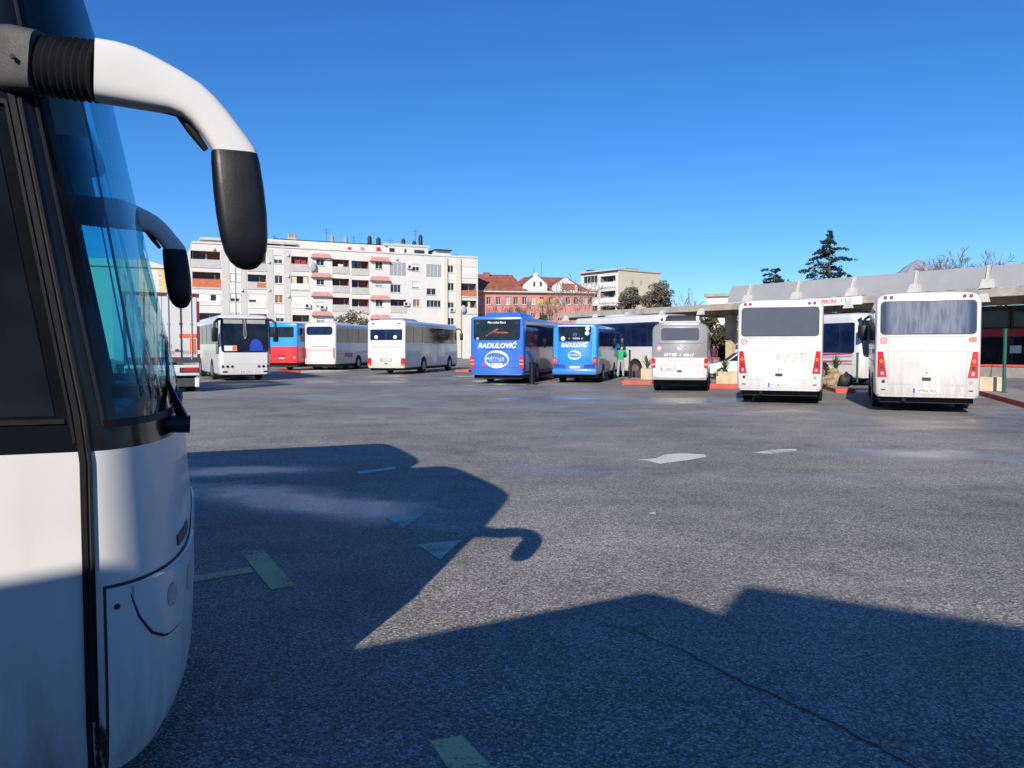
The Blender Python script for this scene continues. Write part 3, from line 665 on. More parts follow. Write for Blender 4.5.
# sign board on the fascia
sg = thing('platform_sign', 'white sign board with red lettering fixed to the canopy edge', 'sign', kpt(9.6, .0), KA)
mb = MB(); mb.box(0, 8.0, .005, .05, 4.52, 5.06); mb.build('board', M['white_vinyl'], sg)
v, f = text_mesh('TNI  PERONI   1  I  2', .25, .02, 0, 2.85)
mb = MB(); mb.add([(3.65 - a, .056, 4.68 + b_) for a, b_ in v], f); mb.build('lettering', M['red_vinyl'], sg, recalc=False)
# station hall under the canopy
H_ = thing('station_hall', 'dark glazed station hall under the canopy with a deep red sign band', 'building', kpt(-14, -8.7), KA)
mb = MB(); mb.box(0, 33, -9, 0, 0, 4.48); mb.build('wall', M['grey_plastic'], H_)
for k in range(11):
    x = .3 + 3 * k
    mb = MB(); mb.box(x, x + 2.7, .003, .05, .35, 2.35); wdw = mb.build('shop_window', M['glass'], H_)
    mb = MB(); mb.box(x - .1, x + .05, .0, .12, .1, 4.3); mb.build('mullion', M['metal_dark'], wdw)
    mb = MB(); mb.box(x, x + 2.7, .003, .04, 3.05, 4.2); mb.build('upper_window', M['glass'], H_)
mb = MB(); mb.box(0, 33, .06, .30, 2.42, 2.92); sb = mb.build('sign_band', mat('deep_red_band', (.42, .012, .05), .5), H_)
mb = MB()
for p_ in scribble(4.5, 14.4, 2.55, .22, 26, random.Random(91)): mb.prism(p_, lambda a, z, d: (14.4 + 4.5 - a, .30 + d, z), .008, -.004)
mb.build('band_lettering', M['shutter'], sb)
for x, m_, w_, h_ in ((17.5, 'white_vinyl', .9, .5), (15.5, 'laundry', .6, .7), (12.4, 'white_vinyl', .6, .9)):
    mb = MB(); mb.box(x, x + w_, .055, .075, 1.3, 1.3 + h_); mb.build('window_poster', M[m_], H_)
# low wall with a red coping in front of the platforms
for (a, b_, hgt, lab) in ((-13, 6.0, .72, 'long low grey wall with red coping before the station hall'), (20.5, 27.5, .92, 'short grey wall with red coping near the beige clad column')):
    lw = thing('low_wall', lab, 'wall', kpt(a, 1.2), KA)
    mb = MB(); mb.box(0, b_ - a, -.2, 0, 0, hgt - .12); mb.build('wall', M['paving'], lw)
    mb = MB(); mb.box(-.02, b_ - a + .02, -.25, .05, hgt - .118, hgt); mb.build('coping', M['kerb_red'], lw)
mb = MB(); mb.box(T0, T1, -8.6, 1.0, .0, .14)
pv = mb.build('platform_pavement', M['paving']); pv.matrix_world = KM; tag(pv, kind='structure')

# ------------------------------------------------------------------ kerbed islands between the bays
def island(px, py, wid, length, heading, name_i):
    p = ground(px, py); rt = -R(heading)
    m_ = Matrix.Translation((p.x, p.y, 0)) @ Matrix.Rotation(rt, 4, 'Z')
    mb = MB(); mb.box(-wid / 2, wid / 2, .16, length, 0, .15); o = mb.build('kerb_island', M['paving'], bevel=.015); o.matrix_world = m_; tag(o, kind='structure')
    mb = MB(); mb.box(-wid / 2 - .004, wid / 2 + .004, 0, .157, 0, .165); mb.box(-wid / 2 - .03, -wid / 2 - .004, .0, length, 0, .148); mb.box(wid / 2 + .004, wid / 2 + .03, 0, length, 0, .148)
    k = mb.build('kerb', M['kerb_red'], bevel=.012); k.matrix_world = m_; tag(k, kind='structure')
    return m_
I2 = island(845.5, 393, .62, 5.0, 14, 2)
I3 = island(724, 388.5, 1.1, 4.0, 14, 3)
I4 = island(637, 384.5, 1.3, 4.5, 10, 4)
I5 = island(462, 372, .9, 4.0, 12, 5)
I1 = island(1143, 429.5, 1.5, 15.0, 21, 1)

# ------------------------------------------------------------------ added slab on posts behind the camera, out of view: its edge throws the near shadow on the right
sh = thing('occluder', 'added unseen flat topped shelter behind the lens that throws a straight edged shadow', 'occluder', (0, 0, 0), 0)
def back(px, py, h):
    g = ground(px, py); k = h / math.tan(SUN_EL); return Vector((g.x - SUN_DX * k, g.y - SUN_DY * k, h))
HS = 6.0
a, b_ = back(744, 585, HS), back(1180, 650, HS); dv = (b_ - a); dv.z = 0; dv.normalize(); nv = Vector((dv.y, -dv.x, 0)); b_ = a + dv * 14
top = [a, b_, b_ + nv * 5, a + nv * 5]
mb = MB(); mb.hexa([(p.x, p.y, HS - .45) for p in top], [(p.x, p.y, HS) for p in top]); mb.build('roof', M['concrete'], sh)
for q in (a + dv * 1.5 + nv * 2.5, a + dv * 7 + nv * 2.5, a + dv * 12.5 + nv * 2.5):
    mb = MB(); mb.box(q.x - .2, q.x + .2, q.y - .2, q.y + .2, 0, HS - .45); mb.build('post', M['concrete'], sh)
# ------------------------------------------------------------------ buses seen from behind
class Bus:
    """A bus in its own frame: origin under the middle of its tail, y forward, x to its right, z up."""
    def __init__(s, name, label, cat, group, loc, heading, W, H, L, body, z0=.36, rr=.26, lean_r=.05, zr=1.7, lean_f=.16, zf=1.3, mats=None, matfn=None, levels=()):
        s.W, s.H, s.L, s.z0, s.rr = W, H, L, z0, rr
        s.lr, s.zr, s.lf, s.zf = lean_r, zr, lean_f, zf
        s.root = thing(name, label, cat, (loc[0], loc[1], 0), -R(heading), group)
        hw = W / 2; s.hw = hw
        prof = [(hw - .06, z0), (hw - .01, z0 + .07)] + [(hw, z) for z in sorted([1.0, zr, zf] + list(levels)) if z < H - rr - .05] + [(hw, H - rr)]
        for k in range(1, 6):
            a = R(90 * k / 5 * .93); prof.append((hw - rr * 1.15 * (1 - math.cos(a)), H - rr + (rr - .03) * math.sin(a)))
        prof += [(hw * .5, H - .008)]
        n = len(prof)
        st = [(0, .085), (.03, .035), (.08, .010), (.18, 0)]
        fr = [(-.5, 0), (-.22, .03), (-.08, .09), (0, .20)]
        v = []; rings = []
        for kind, sets in (('r', st), ('f', fr)):
            for d, ins in sets:
                ring = []
                for sx in (1, -1):
                    seq = prof if sx == 1 else prof[::-1]
                    for x, z in seq:
                        top = max(0, (z - (H - .5)) / .5)
                        zz = z - ins * .5 * top
                        y = (s.yr(z) + d) if kind == 'r' else (s.yf(z) + d)
                        ring.append((sx * max(.05, x - ins * min(1, x / hw * 1.2)), y, zz))
                rings.append(ring)
        mb = MB(); m = 2 * n; allv = [p for r in rings for p in r]; fs = []
        for i in range(len(rings) - 1):
            fs += [(i * m + k, i * m + (k + 1) % m, (i + 1) * m + (k + 1) % m, (i + 1) * m + k) for k in range(m)]
        for i0 in (0, (len(rings) - 1) * m):
            fs += [(i0 + k, i0 + k + 1, i0 + m - 2 - k, i0 + m - 1 - k) for k in range(n - 1)]
        mb.add(allv, fs)
        if matfn:
            mb.mi = [matfn(sum((allv[i][2] for i in f)) / len(f)) for f in fs]
        mb.build('body', mats or body, s.root, smooth=32)
        u = MB(); u.box(-hw + .12, hw - .12, .25, L - .4, .24, z0 + .05); u.build('chassis', M['under'], s.root)
    def yr(s, z): return s.lr * max(0, z - s.zr)
    def yf(s, z): return s.L - s.lf * max(0, z - s.zf)
    def rear(s, name, pts, m, parent=None, off=.004, dep=.02, bevel=0):
        mb = MB(); mb.prism(pts, lambda a, b, d: (a, s.yr(b) + d, b), -off, dep); return mb.build(name, m, parent or s.root, bevel=bevel)
    def rear_many(s, name, polys, m, parent=None, off=.006):
        mb = MB()
        for p in polys: mb.prism(p, lambda a, b, d: (a, s.yr(b) + d, b), -off, .004)
        return mb.build(name, m, parent or s.root)
    def rear_text(s, name, body, cx, z, h, width, m, bold=0, shear=0, parent=None, off=.007, spacing=1.0):
        v, f = text_mesh(body, h, bold, shear, width, spacing)
        mb = MB(); mb.add([(cx - width / 2 + a, s.yr(z + b) - off, z + b) for a, b in v], f)
        return mb.build(name, m, parent or s.root, recalc=False)
    def ring(s, name, cx, cz, rx, rz, t, m, parent=None, off=.006, n=28, t_fn=None):
        mb = MB(); v = []; f = []
        for k in range(n):
            a = math.tau * k / n; tt = t_fn(a) if t_fn else t
            for q, o in ((1, 0), (0, 0)):
                rr_ = (rx, rz) if q else (rx - tt, rz - tt)
                x, z = cx + rr_[0] * math.cos(a), cz + rr_[1] * math.sin(a)
                v.append((x, s.yr(z) - off, z))
        for k in range(n):
            j = (k + 1) % n; f.append((2 * k, 2 * j, 2 * j + 1, 2 * k + 1))
        mb.add(v, f); return mb.build(name, m, parent or s.root, recalc=False)
    def side(s, name, sd, pts, m, parent=None, off=.004, dep=.02):
        mb = MB(); mb.prism(pts, lambda a, b, d: (sd * (s.hw + d), a, b), off, -dep); return mb.build(name, m, parent or s.root)
    def side_text(s, *a): pass
    def front(s, name, pts, m, parent=None, off=.006, dep=.03):
        mb = MB(); mb.prism(pts, lambda a, b, d: (a, s.yf(b) + d, b), off, -dep); return mb.build(name, m, parent or s.root)
    def wheels(s, ys, r=.48, inset=.03, wide=.30):
        for y in ys:
            for sd in (1, -1):
                x1 = sd * (s.hw + .008 - inset * 0); x0 = sd * (s.hw - wide)
                arch = [(y + (r + .11) * math.cos(R(a)), max(s.z0 + .01, r + (r + .11) * math.sin(R(a)))) for a in range(-20, 201, 20)]
                s.side('wheel_arch', sd, arch, M['under'], off=.003, dep=.2)
                t = MB(); t.tube([(x0, y, r), (x0 + sd * .03, y, r), (x1 - sd * .03, y, r), (x1, y, r)], [r - .03, r, r, r - .05], 22)
                tw = t.build('wheel', M['tyre'], s.root, smooth=40)
                q = MB(); q.tube([(x1 - sd * .02, y, r), (x1 + sd * .006, y, r), (x1 + sd * .006, y, r)], [r * .60, r * .56, r * .2], 18)
                q.build('rim', M['rim'], tw, smooth=40)
    def plate(s, x0, x1, z0, z1, seed=1):
        p = s.rear('number_plate', [(x0, z0), (x1, z0), (x1, z1), (x0, z1)], M['plate'], off=.012)
        w = x1 - x0; h = z1 - z0
        s.rear('plate_band', [(x0 + .005, z0 + .005), (x0 + w * .09, z0 + .005), (x0 + w * .09, z1 - .005), (x0 + .005, z1 - .005)], M['plate_blue'], p, off=.016)
        s.rear_many('plate_lettering', scribble(x0 + w * .14, x1 - w * .05, z0 + h * .22, h * .58, 8, random.Random(seed)), M['ink'], p, off=.015)
    def windows(s, sd, y0, y1, z0, z1, bars=(), m=None, r=.08):
        g = s.side('side_glazing', sd, rrect(y0, y1, z0, z1, r), m or M['glass'], off=.004)
        for y in bars: s.side('mullion', sd, [(y - .03, z0 + .02), (y + .03, z0 + .02), (y + .03, z1 - .02), (y - .03, z1 - .02)], M['black_plastic'], g, off=.009)
        return g
    def seams(s, sd, lines):
        mb = MB()
        for a, b, c, d in lines: mb.prism([(a, b), (c, b), (c, d), (a, d)], lambda p, q, e: (sd * (s.hw + e), p, q), .002, -.01)
        mb.build('panel_seam', M['line'], s.root)
    def windscreen(s, z0=1.25, z1=None):
        z1 = z1 or s.H - .35
        return s.front('windscreen', rrect(-s.hw + .14, s.hw - .14, z0, z1, .14), M['glass'])
    def pod(s, x0, x1, y0, y1, h, m, name='roof_unit'):
        mb = MB(); z = s.H - .05
        mb.hexa([(x0, y0, z), (x1, y0, z), (x1, y1, z), (x0, y1, z)], [(x0 + .12, y0 + .25, z + h), (x1 - .12, y0 + .25, z + h), (x1 - .12, y1 - .35, z + h), (x0 + .12, y1 - .35, z + h)])
        return mb.build(name, m, s.root, smooth=40, bevel=.05)
    def mirror(s, sd, reach=.2):
        z = s.H - .35; y = s.yf(z) - .02
        a = MB(); a.tube([(sd * (s.hw - .15), y - .1, z), (sd * (s.hw + reach - .15), y + .25, z + .05), (sd * (s.hw + reach - .02), y + .38, z - .05), (sd * (s.hw + reach), y + .38, z - .3)], [.05, .05, .045, .04], 8)
        am = a.build('mirror_arm', M['black_plastic'], s.root, smooth=60)
        h = MB(); h.box(sd * (s.hw + reach) - .12, sd * (s.hw + reach) + .12, y + .32, y + .46, z - .8, z - .25); h.build('mirror_head', M['mirror_black'], am, smooth=40, bevel=.05)

PG = 'buses parked tail out along the station bays'
def rear_point(px_l, px_r, Y):            # middle of a tail seen between two columns at a depth
    return ((px_l + px_r) / 2 - 512) / F * Y, Y

def midibus(label, loc, heading, curtains, sticker_grid, roof_unit, seed, label_extra=None):
    b = Bus('white_midibus', label, 'bus', PG, loc, heading, 2.37, 3.06, 8.4, M['white_dirty'] if curtains else M['white'], z0=.40, rr=.24, lean_r=.06, zr=1.62)
    s = b.rear
    fr = s('rear_window_frame', rrect(-1.075, 1.075, 1.98, 2.83, .10), M['black_plastic'], off=.004)
    s('rear_window', rrect(-1.05, 1.05, 2.0, 2.81, .10), M['curtain_glass'] if curtains else M['glass_grey'], fr, off=.010)
    s('window_ledge', [(-.85, 1.925), (.85, 1.925), (.98, 1.975), (-.98, 1.975)], M['silver'], off=.012)
    for x in (-.97, -.83, .80, .94):
        l = s('marker_lamp', ellipse(x, 2.93, .045, .045, 14), M['lamp_dark'], off=.012)
        s('lens', ellipse(x, 2.93, .028, .028, 12), M['lamp_red'], l, off=.018)
    for sd in (1, -1):
        t = s('tail_lamp', [(sd * 1.12, 1.55), (sd * 1.0, 1.55), (sd * .90, .90), (sd * 1.12, .90)], M['lamp_red'], off=.014, bevel=.004)
        for k, (zz, mm) in enumerate(((1.31, 'lamp_orange'), (1.14, 'lamp_dark'), (1.0, 'lamp_clear'))):
            s('lens', ellipse(sd * (1.035 - .012 * k), zz, .042, .05, 14), M[mm], t, off=.02)
        s('fog_lamp', ellipse(sd * .98, .79, .045, .045, 14), M['lamp_dark'] if sd < 0 else M['lamp_clear'], off=.014)
        s('reflector', [(sd * .93, .565), (sd * 1.03, .565), (sd * 1.03, .595), (sd * .93, .595)], M['lamp_dark'], off=.012)
    mb = MB()
    for x0, x1, z0, z1 in ((-.98, .98, 1.56, 1.568), (-.88, -.872, .72, 1.56), (.872, .88, .72, 1.56), (-.88, -.36, .715, .722), (.36, .88, .715, .722), (-1.12, 1.12, .455, .462)):
        mb.prism([(x0, z0), (x1, z0), (x1, z1), (x0, z1)], lambda a, q, d: (a, b.yr(q) + d, q), -.003, .01)
    mb.build('panel_seam', M['line'], b.root)
    s('grille', rrect(-.10, .10, .82, .90, .015), M['black_plastic'], off=.012)
    s('lock', ellipse(.0, 1.02, .018, .018, 10), M['black_plastic'], off=.008)
    b.ring('speed_roundel', -.99, 1.83, .085, .085, .022, M['red_vinyl'])
    b.rear_many('roundel_lettering', scribble(-1.03, -.95, 1.80, .06, 2, random.Random(3)), M['red_vinyl'])
    if curtains:
        s('orange_sticker', rrect(.90, 1.08, 1.79, 1.91, .05), M['orange_vinyl'], off=.006)
    if sticker_grid:
        for r_ in range(3):
            for c_ in range(3):
                b.rear_many('sticker_lettering', scribble(.10 + c_ * .23, .28 + c_ * .23, 1.44 - r_ * .095, .06, 5, random.Random(r_ * 3 + c_ + 40)), M['ink_grey'] if c_ < 2 or r_ == 2 else M['red_vinyl'])
        b.ring('roundel', -.02, 1.38, .06, .06, .02, M['line'])
    b.plate(-.30, .28, .50, .63, seed)
    for sd in (1, -1):
        b.windows(sd, .5, 7.6, 1.62, 2.62, (2.0, 3.5, 5.0, 6.4), M['glass'])
        b.side('skirt_stripe', sd, [(.3, 1.28), (7.9, 1.28), (7.9, 1.30), (.3, 1.30)], M['line'], off=.002)
        b.seams(sd, [(1.0, .5, 1.012, 1.28), (3.9, .5, 3.912, 1.28), (5.2, .5, 5.212, 1.28), (.5, .86, 7.9, .868)])
        b.mirror(sd, .16 if sd < 0 else -.12)
    b.wheels((2.2, 6.7), .45)
    b.windscreen()
    e = MB(); e.tube([(-.5, .12, .36), (-.5, -.03, .33)], .04, 10); e.build('exhaust', M['under'], b.root)
    f = MB(); f.box(-.95, .95, 1.0, 1.04, .2, .42); f.build('mud_flap', M['under'], b.root)
    if roof_unit:
        b.pod(-1.15, -.35, 3.0, 5.4, .14, M['white'])
    b.pod(-.5, .5, 3.4, 4.3, .07, M['white'], 'roof_hatch')
    return b
midibus('white midibus with dark empty rear glass and a grid of small stickers', (rear_point(737.5, 820.5, 22.7)), 21.5, False, True, False, 4)
midibus('white midibus with curtained rear window, dirtiest of the tails', (rear_point(878, 975.5, 19.6)), 23.5, True, False, True, 9)

# grey and white van
b = Bus('passenger_van', 'grey over white passenger van with roof air unit', 'van', PG, rear_point(651, 708, 29.3), 15, 2.08, 2.62, 6.4, None, z0=.48, rr=.30, lean_r=.17, zr=1.28, lean_f=.5, zf=1.1,
        mats=[M['white'], M['grey_body']], matfn=lambda z: 1 if z > 1.28 else 0, levels=(1.28,))
b.rear('rear_window', rrect(-.70, .70, 1.93, 2.40, .08), M['glass_grey'], off=.008)
mb = MB()
for x0, x1, z0, z1 in ((-.006, .006, .66, 1.92), (-.86, -.85, .66, 1.9), (.85, .86, .66, 1.9), (-.85, .85, 1.80, 1.812), (-.85, .85, 1.0, 1.008)):
    mb.prism([(x0, z0), (x1, z0), (x1, z1), (x0, z1)], lambda a, q, d: (a, b.yr(q) + d, q), -.003, .01)
mb.build('panel_seam', M['gap'], b.root)
b.ring('emblem', 0, 1.66, .085, .085, .02, M['chrome']); b.rear_many('emblem_star', [[(-.01, 1.66), (.01, 1.66), (0, 1.73)], [(-.005, 1.67), (.0, 1.65), (-.06, 1.62)], [(.005, 1.67), (0, 1.65), (.06, 1.62)]], M['chrome'])
b.rear('sticker', ellipse(-.76, 1.62, .085, .10, 14), M['red_vinyl'], off=.006); b.rear('sticker', ellipse(-.76, 1.63, .06, .06, 12), M['white_vinyl'], off=.009)
b.rear_many('rear_lettering', scribble(-.58, -.10, 1.335, .11, 5, random.Random(11)) + scribble(.0, .54, 1.335, .09, 7, random.Random(12)), M['white_vinyl'])
b.rear_many('rear_small_lettering', scribble(-.45, .4, 1.17, .03, 14, random.Random(13)), M['ink_grey'])
for sd in (1, -1):
    t = b.rear('tail_lamp', rrect(sd * .97 - .075, sd * .97 + .075, .90, 1.26, .03), M['lamp_red'], off=.03, dep=.06)
    b.rear('lens', rrect(sd * .97 - .06, sd * .97 + .06, .98, 1.07, .02), M['lamp_clear'], t, off=.036, dep=0)
    b.windows(sd, .35, 4.6, 1.55, 2.25, (1.6, 3.1), M['glass'])
    b.mirror(sd, -.08)
p = b.rear('plate_recess', rrect(-.72, -.12, .76, .95, .03), M['silver'], off=.006)
b.plate(-.68, -.16, .80, .91, 5)
b.rear('handle', rrect(-.09, .09, .74, .81, .02), M['black_plastic'], off=.02)
mb = MB(); mb.box(-1.0, 1.0, -.14, .2, .44, .63); mb.build('bumper', M['silver'], b.root, smooth=40, bevel=.04)
b.wheels((1.3, 5.2), .36, wide=.26)
mb = MB(); mb.hexa([(-.62, .5, 2.6), (.62, .5, 2.6), (.62, 2.2, 2.6), (-.62, 2.2, 2.6)], [(-.5, .7, 2.9), (.5, .7, 2.9), (.5, 2.0, 2.84), (-.5, 2.0, 2.84)])
u = mb.build('roof_air_unit', M['metal_dark'], b.root, smooth=40, bevel=.03)
for sd in (1, -1):
    mb = MB(); mb.box(sd * .62 - .06, sd * .62 + .06, .6, 2.1, 2.58, 2.86); mb.build('unit_cheek', M['white'], u, smooth=40, bevel=.03)
mb = MB(); mb.box(-.75, .75, .3, .45, 2.58, 2.66); mb.build('rear_spoiler', M['silver'], b.root, bevel=.02)

# ultramarine coach
b = Bus('blue_coach', 'ultramarine coach with large white lettering and orange slashes on its rear window', 'bus', PG, rear_point(470, 523.5, 35.3), 13.5, 2.5, 3.1, 12, M['blue'], z0=.42, rr=.16, lean_r=.03, zr=1.9, lean_f=.12)
g = b.rear('rear_window', [(-1.0, 1.99), (1.0, 1.99), (1.08, 2.1), (1.09, 2.93), (-1.09, 2.93), (-1.08, 2.1)], M['glass'], off=.006)
b.rear_text('rear_lettering', 'Mercedes-Benz', 0, 2.75, .10, .84, M['white_vinyl'], .012)
b.rear_many('window_slash', [[(-.55, 2.19), (-.49, 2.15), (.08, 2.48), (.02, 2.53)], [(-.08, 2.32), (.52, 2.30), (.52, 2.36), (-.14, 2.37)]], M['orange_vinyl'])
b.rear_many('corner_lettering', scribble(-.98, -.82, 2.74, .06, 3, random.Random(1)) + scribble(.82, 1.0, 2.74, .06, 3, random.Random(2)), M['ink_grey'])
b.rear('sticker', ellipse(-.90, 2.07, .05, .05, 12), M['white_vinyl'], off=.01)
b.rear_text('company_lettering', 'RADULOVI\u0106', 0.02, 1.65, .21, 1.80, M['white_vinyl'], .035, .28)
b.rear('lettering_underline', [(-.70, 1.56), (.78, 1.56), (.74, 1.595), (-.66, 1.595)], M['blue_deep'], off=.005)  # dark blue underline below the company lettering
b.ring('logo_oval', 0, 1.13, .56, .40, .06, M['white_vinyl'], t_fn=lambda a: .035 + .085 * max(0, math.sin(a + .5)) ** 2 + .10 * max(0, -math.sin(a + .2)) ** 2)
b.rear_many('logo_lettering', scribble(-.52, .46, 1.13, .11, 9, random.Random(21)) + scribble(-.36, .34, 1.04, .05, 12, random.Random(22)), M['white_vinyl'])
b.plate(-.30, .26, .83, .96, 6)
b.rear('sticker', ellipse(-.60, .92, .07, .08, 12), M['red_vinyl'], off=.006)
for sd in (1, -1):
    t = b.rear('tail_lamp', rrect(sd * 1.15 - .10, sd * 1.15 + .10, .72, 1.27, .03), M['lamp_red'], off=.02, dep=.08)
    for zz in (.90, 1.06): b.rear('lens', rrect(sd * 1.15 - .09, sd * 1.15 + .09, zz, zz + .045, .01), M['lamp_clear'], t, off=.027, dep=0)
    b.windows(sd, .5, 11.2, 1.72, 2.72, (2.2, 4.0, 5.8, 7.6, 9.4), M['glass_navy'])
    n = 24
    for z0_, nm in ((2.73, 'wavy_top_stripe'), (1.35, 'wavy_lower_stripe')):
        top = [(.35 + 10.9 * k / n, z0_ + .14 + .05 * math.sin(k * 1.9) + (.0 if z0_ > 2 else .18)) for k in range(n + 1)]
        mb = MB(); v = []
        for (y, zt) in top: v += [(sd * (b.hw + .003), y, z0_ - (.0 if z0_ > 2 else .75)), (sd * (b.hw + .003), y, min(zt, 2.86))]
        mb.add(v, [(2 * k, 2 * k + 2, 2 * k + 3, 2 * k + 1) for k in range(n)]); mb.build(nm, M['white'], b.root)
    for y0 in (.5, 7.0):
        b.side('teal_chevron', sd, [(y0, 1.5), (y0 + .9, 1.5), (y0 + 2.4, .7), (y0 + 1.5, .7)], M['teal_vinyl'], off=.008)
    b.seams(sd, [(2.6, .5, 2.615, 1.5), (5, .5, 5.015, 2.7), (8, .5, 8.015, 1.5)])
    b.mirror(sd)
mb = MB(); mb.prism([(-1.16, .76), (1.16, .76), (1.16, .772), (-1.16, .772)], lambda a, q, d: (a, d, q), -.003, .01); mb.build('panel_seam', M['blue_deep'], b.root)
b.wheels((3.0, 9.2), .48); b.windscreen()
b.pod(-.9, .95, .9, 4.2, .24, M['blue'], 'roof_air_unit')
f = MB(); f.box(-.95, .95, 1.1, 1.14, .2, .45); f.build('mud_flap', M['under'], b.root)

# azure midibus
b = Bus('azure_minibus', 'azure minibus with white oval emblem and white roof edge', 'bus', PG, rear_point(552.5, 596.5, 36.4), 15, 2.14, 2.78, 7.6, M['blue_light'], z0=.42, rr=.22, lean_r=.10, zr=1.2, lean_f=.35)
b.rear('rear_window', [(-.74, 1.95), (.72, 1.95), (.76, 2.64), (-.80, 2.64)], M['glass'], off=.006)
for sd in (1, -1):
    b.rear('corner_pillar', [(sd * .80, 1.0), (sd * .98, 1.0), (sd * .98, 2.55), (sd * .84, 2.62)], M['cyan_body'] if sd > 0 else M['blue_light'], off=.02)
b.rear('tailgate_seam', [(.66, 1.05), (.69, 1.05), (.80, 1.95), (.77, 1.95)], M['blue_deep'], off=.006)
b.rear('roof_edge', rrect(-.82, .82, 2.655, 2.70, .02), M['white_vinyl'], off=.03)
for x, z in ((.58, 2.55), (.57, 2.33), (-.57, 2.08)):
    k = b.rear('sticker', ellipse(x, z, .10, .10, 16), M['white_vinyl'], off=.01)
    b.rear_many('sticker_lettering', scribble(x - .06, x + .06, z - .03, .06, 3, random.Random(int(z * 9))), M['red_vinyl'], k, off=.013)
b.ring('emblem', 0, 2.27, .085, .085, .018, M['chrome'], off=.01); b.rear_many('emblem_star', [[(-.012, 2.27), (.012, 2.27), (0, 2.35)], [(-.005, 2.28), (.0, 2.26), (-.06, 2.22)], [(.005, 2.28), (0, 2.26), (.06, 2.22)]], M['chrome'], off=.01)
b.rear_many('window_lettering', scribble(-.36, -.16, 2.05, .07, 3, random.Random(31)) + scribble(-.1, .38, 2.05, .07, 7, random.Random(32)), M['white_vinyl'], off=.01)
b.rear_text('company_lettering', 'RADULOVI\u0106', -.02, 1.69, .18, 1.24, M['white_vinyl'], .035, .28, off=.01)
b.ring('logo_oval', 0, 1.31, .31, .21, .03, M['white_vinyl'], t_fn=lambda a: .02 + .06 * max(0, math.sin(a + .5)) ** 2 + .07 * max(0, -math.sin(a)) ** 2, off=.01)
b.rear_many('logo_lettering', scribble(-.27, .24, 1.29, .075, 7, random.Random(33)), M['white_vinyl'], off=.01)
b.plate(-.27, .25, .69, .80, 7)
mb = MB(); mb.box(-1.05, 1.05, -.10, .2, .40, .66); mb.build('bumper', M['blue_light'], b.root, smooth=40, bevel=.05)
b.rear('bumper_recess', [(-.98, .70), (-.40, .70), (-.46, .86), (-.98, .90)], M['blue_deep'], off=.006); b.rear('bumper_recess', [(.40, .70), (.98, .70), (.98, .90), (.46, .86)], M['blue_deep'], off=.006)
for sd in (1, -1):
    t = b.rear('tail_lamp', rrect(sd * .95 - .085, sd * .95 + .085, .88, 1.22, .03), M['lamp_red'], off=.025, dep=.08)
    b.rear('lens', rrect(sd * .95 - .05, sd * .95 + .05, .98, 1.14, .03), M['lamp_orange'], t, off=.032, dep=0)
    b.windows(sd, .6, 6.3, 1.62, 2.40, (2.2, 3.9, 5.2), M['glass_navy'])
    b.side('white_side_panel', sd, [(.7, .6), (7.0, .6), (7.0, 1.55), (.7, 1.55)], M['white_dirty'], off=.002)
    b.mirror(sd)
b.wheels((1.9, 5.9), .40, wide=.28); b.windscreen(1.3, 2.3)
mb = MB(); mb.box(-.8, .8, 1.0, 1.04, .2, .45); mb.build('mud_flap', M['under'], b.root)

# long white coach left of the blue ones
b = Bus('white_coach', 'long white coach with two round stickers on its dark rear window', 'bus', PG, rear_point(368, 404.5, 48.5), 12, 2.5, 3.4, 12, M['white'], z0=.40, rr=.22, lean_r=.03, zr=1.4, lean_f=.14)
g = b.rear('rear_window', rrect(-1.05, 1.05, 2.13, 2.80, .05), M['glass_navy'], off=.006)
for x in (-.66, .58): b.rear('sticker', ellipse(x, 2.32, .12, .12, 18), M['white_vinyl'], off=.012)
b.rear('window_bar', [(-.02, 2.15), (.02, 2.15), (.02, 2.78), (-.02, 2.78)], M['black_plastic'], g, off=.010)
b.rear_many('rear_lettering', scribble(-1.0, 1.0, 1.66, .11, 20, random.Random(41)), M['ink_grey'])
b.ring('emblem', 0, 1.38, .08, .08, .018, M['line'])
b.rear('plate_recess', rrect(-.42, .38, .78, 1.0, .03), M['line'], off=.004); b.plate(-.30, .26, .84, .95, 8)
b.rear('grille', rrect(-.10, .10, .63, .70, .02), M['black_plastic'], off=.01)
for x in (-.85, .85): b.rear('marker_lamp', rrect(x - .10, x + .10, 3.12, 3.18, .02), M['lamp_dark'], off=.012)
for sd in (1, -1):
    t = b.rear('tail_lamp', rrect(sd * 1.10 - .13, sd * 1.10 + .13, .55, 1.02, .03), M['lamp_red'], off=.02, dep=.08)
    b.rear('lens', rrect(sd * 1.10 - .12, sd * 1.10 + .12, .56, .66, .02), M['lamp_orange'], t, off=.027, dep=0)
    g = b.windows(sd, .15, 11.4, 1.95, 3.0, (1.6, 3.3, 5.0, 6.9, 8.7, 10.4), M['glass'])
    b.seams(sd, [(.3, 1.20, 11.4, 1.215), (4.9, .45, 4.92, 2.0), (6.6, .45, 6.62, 2.0), (10.7, .45, 10.72, 2.6), (.3, 1.85, 11.4, 1.862)])
    b.side('door', sd, [(5.0, .5), (6.5, .5), (6.5, 1.84), (5.0, 1.84)], M['white'], off=.006)
    b.mirror(sd)
b.wheels((3.6, 9.6), .50); b.windscreen()
b.pod(-.8, 1.0, .5, 3.4, .16, M['silver'], 'roof_air_unit')

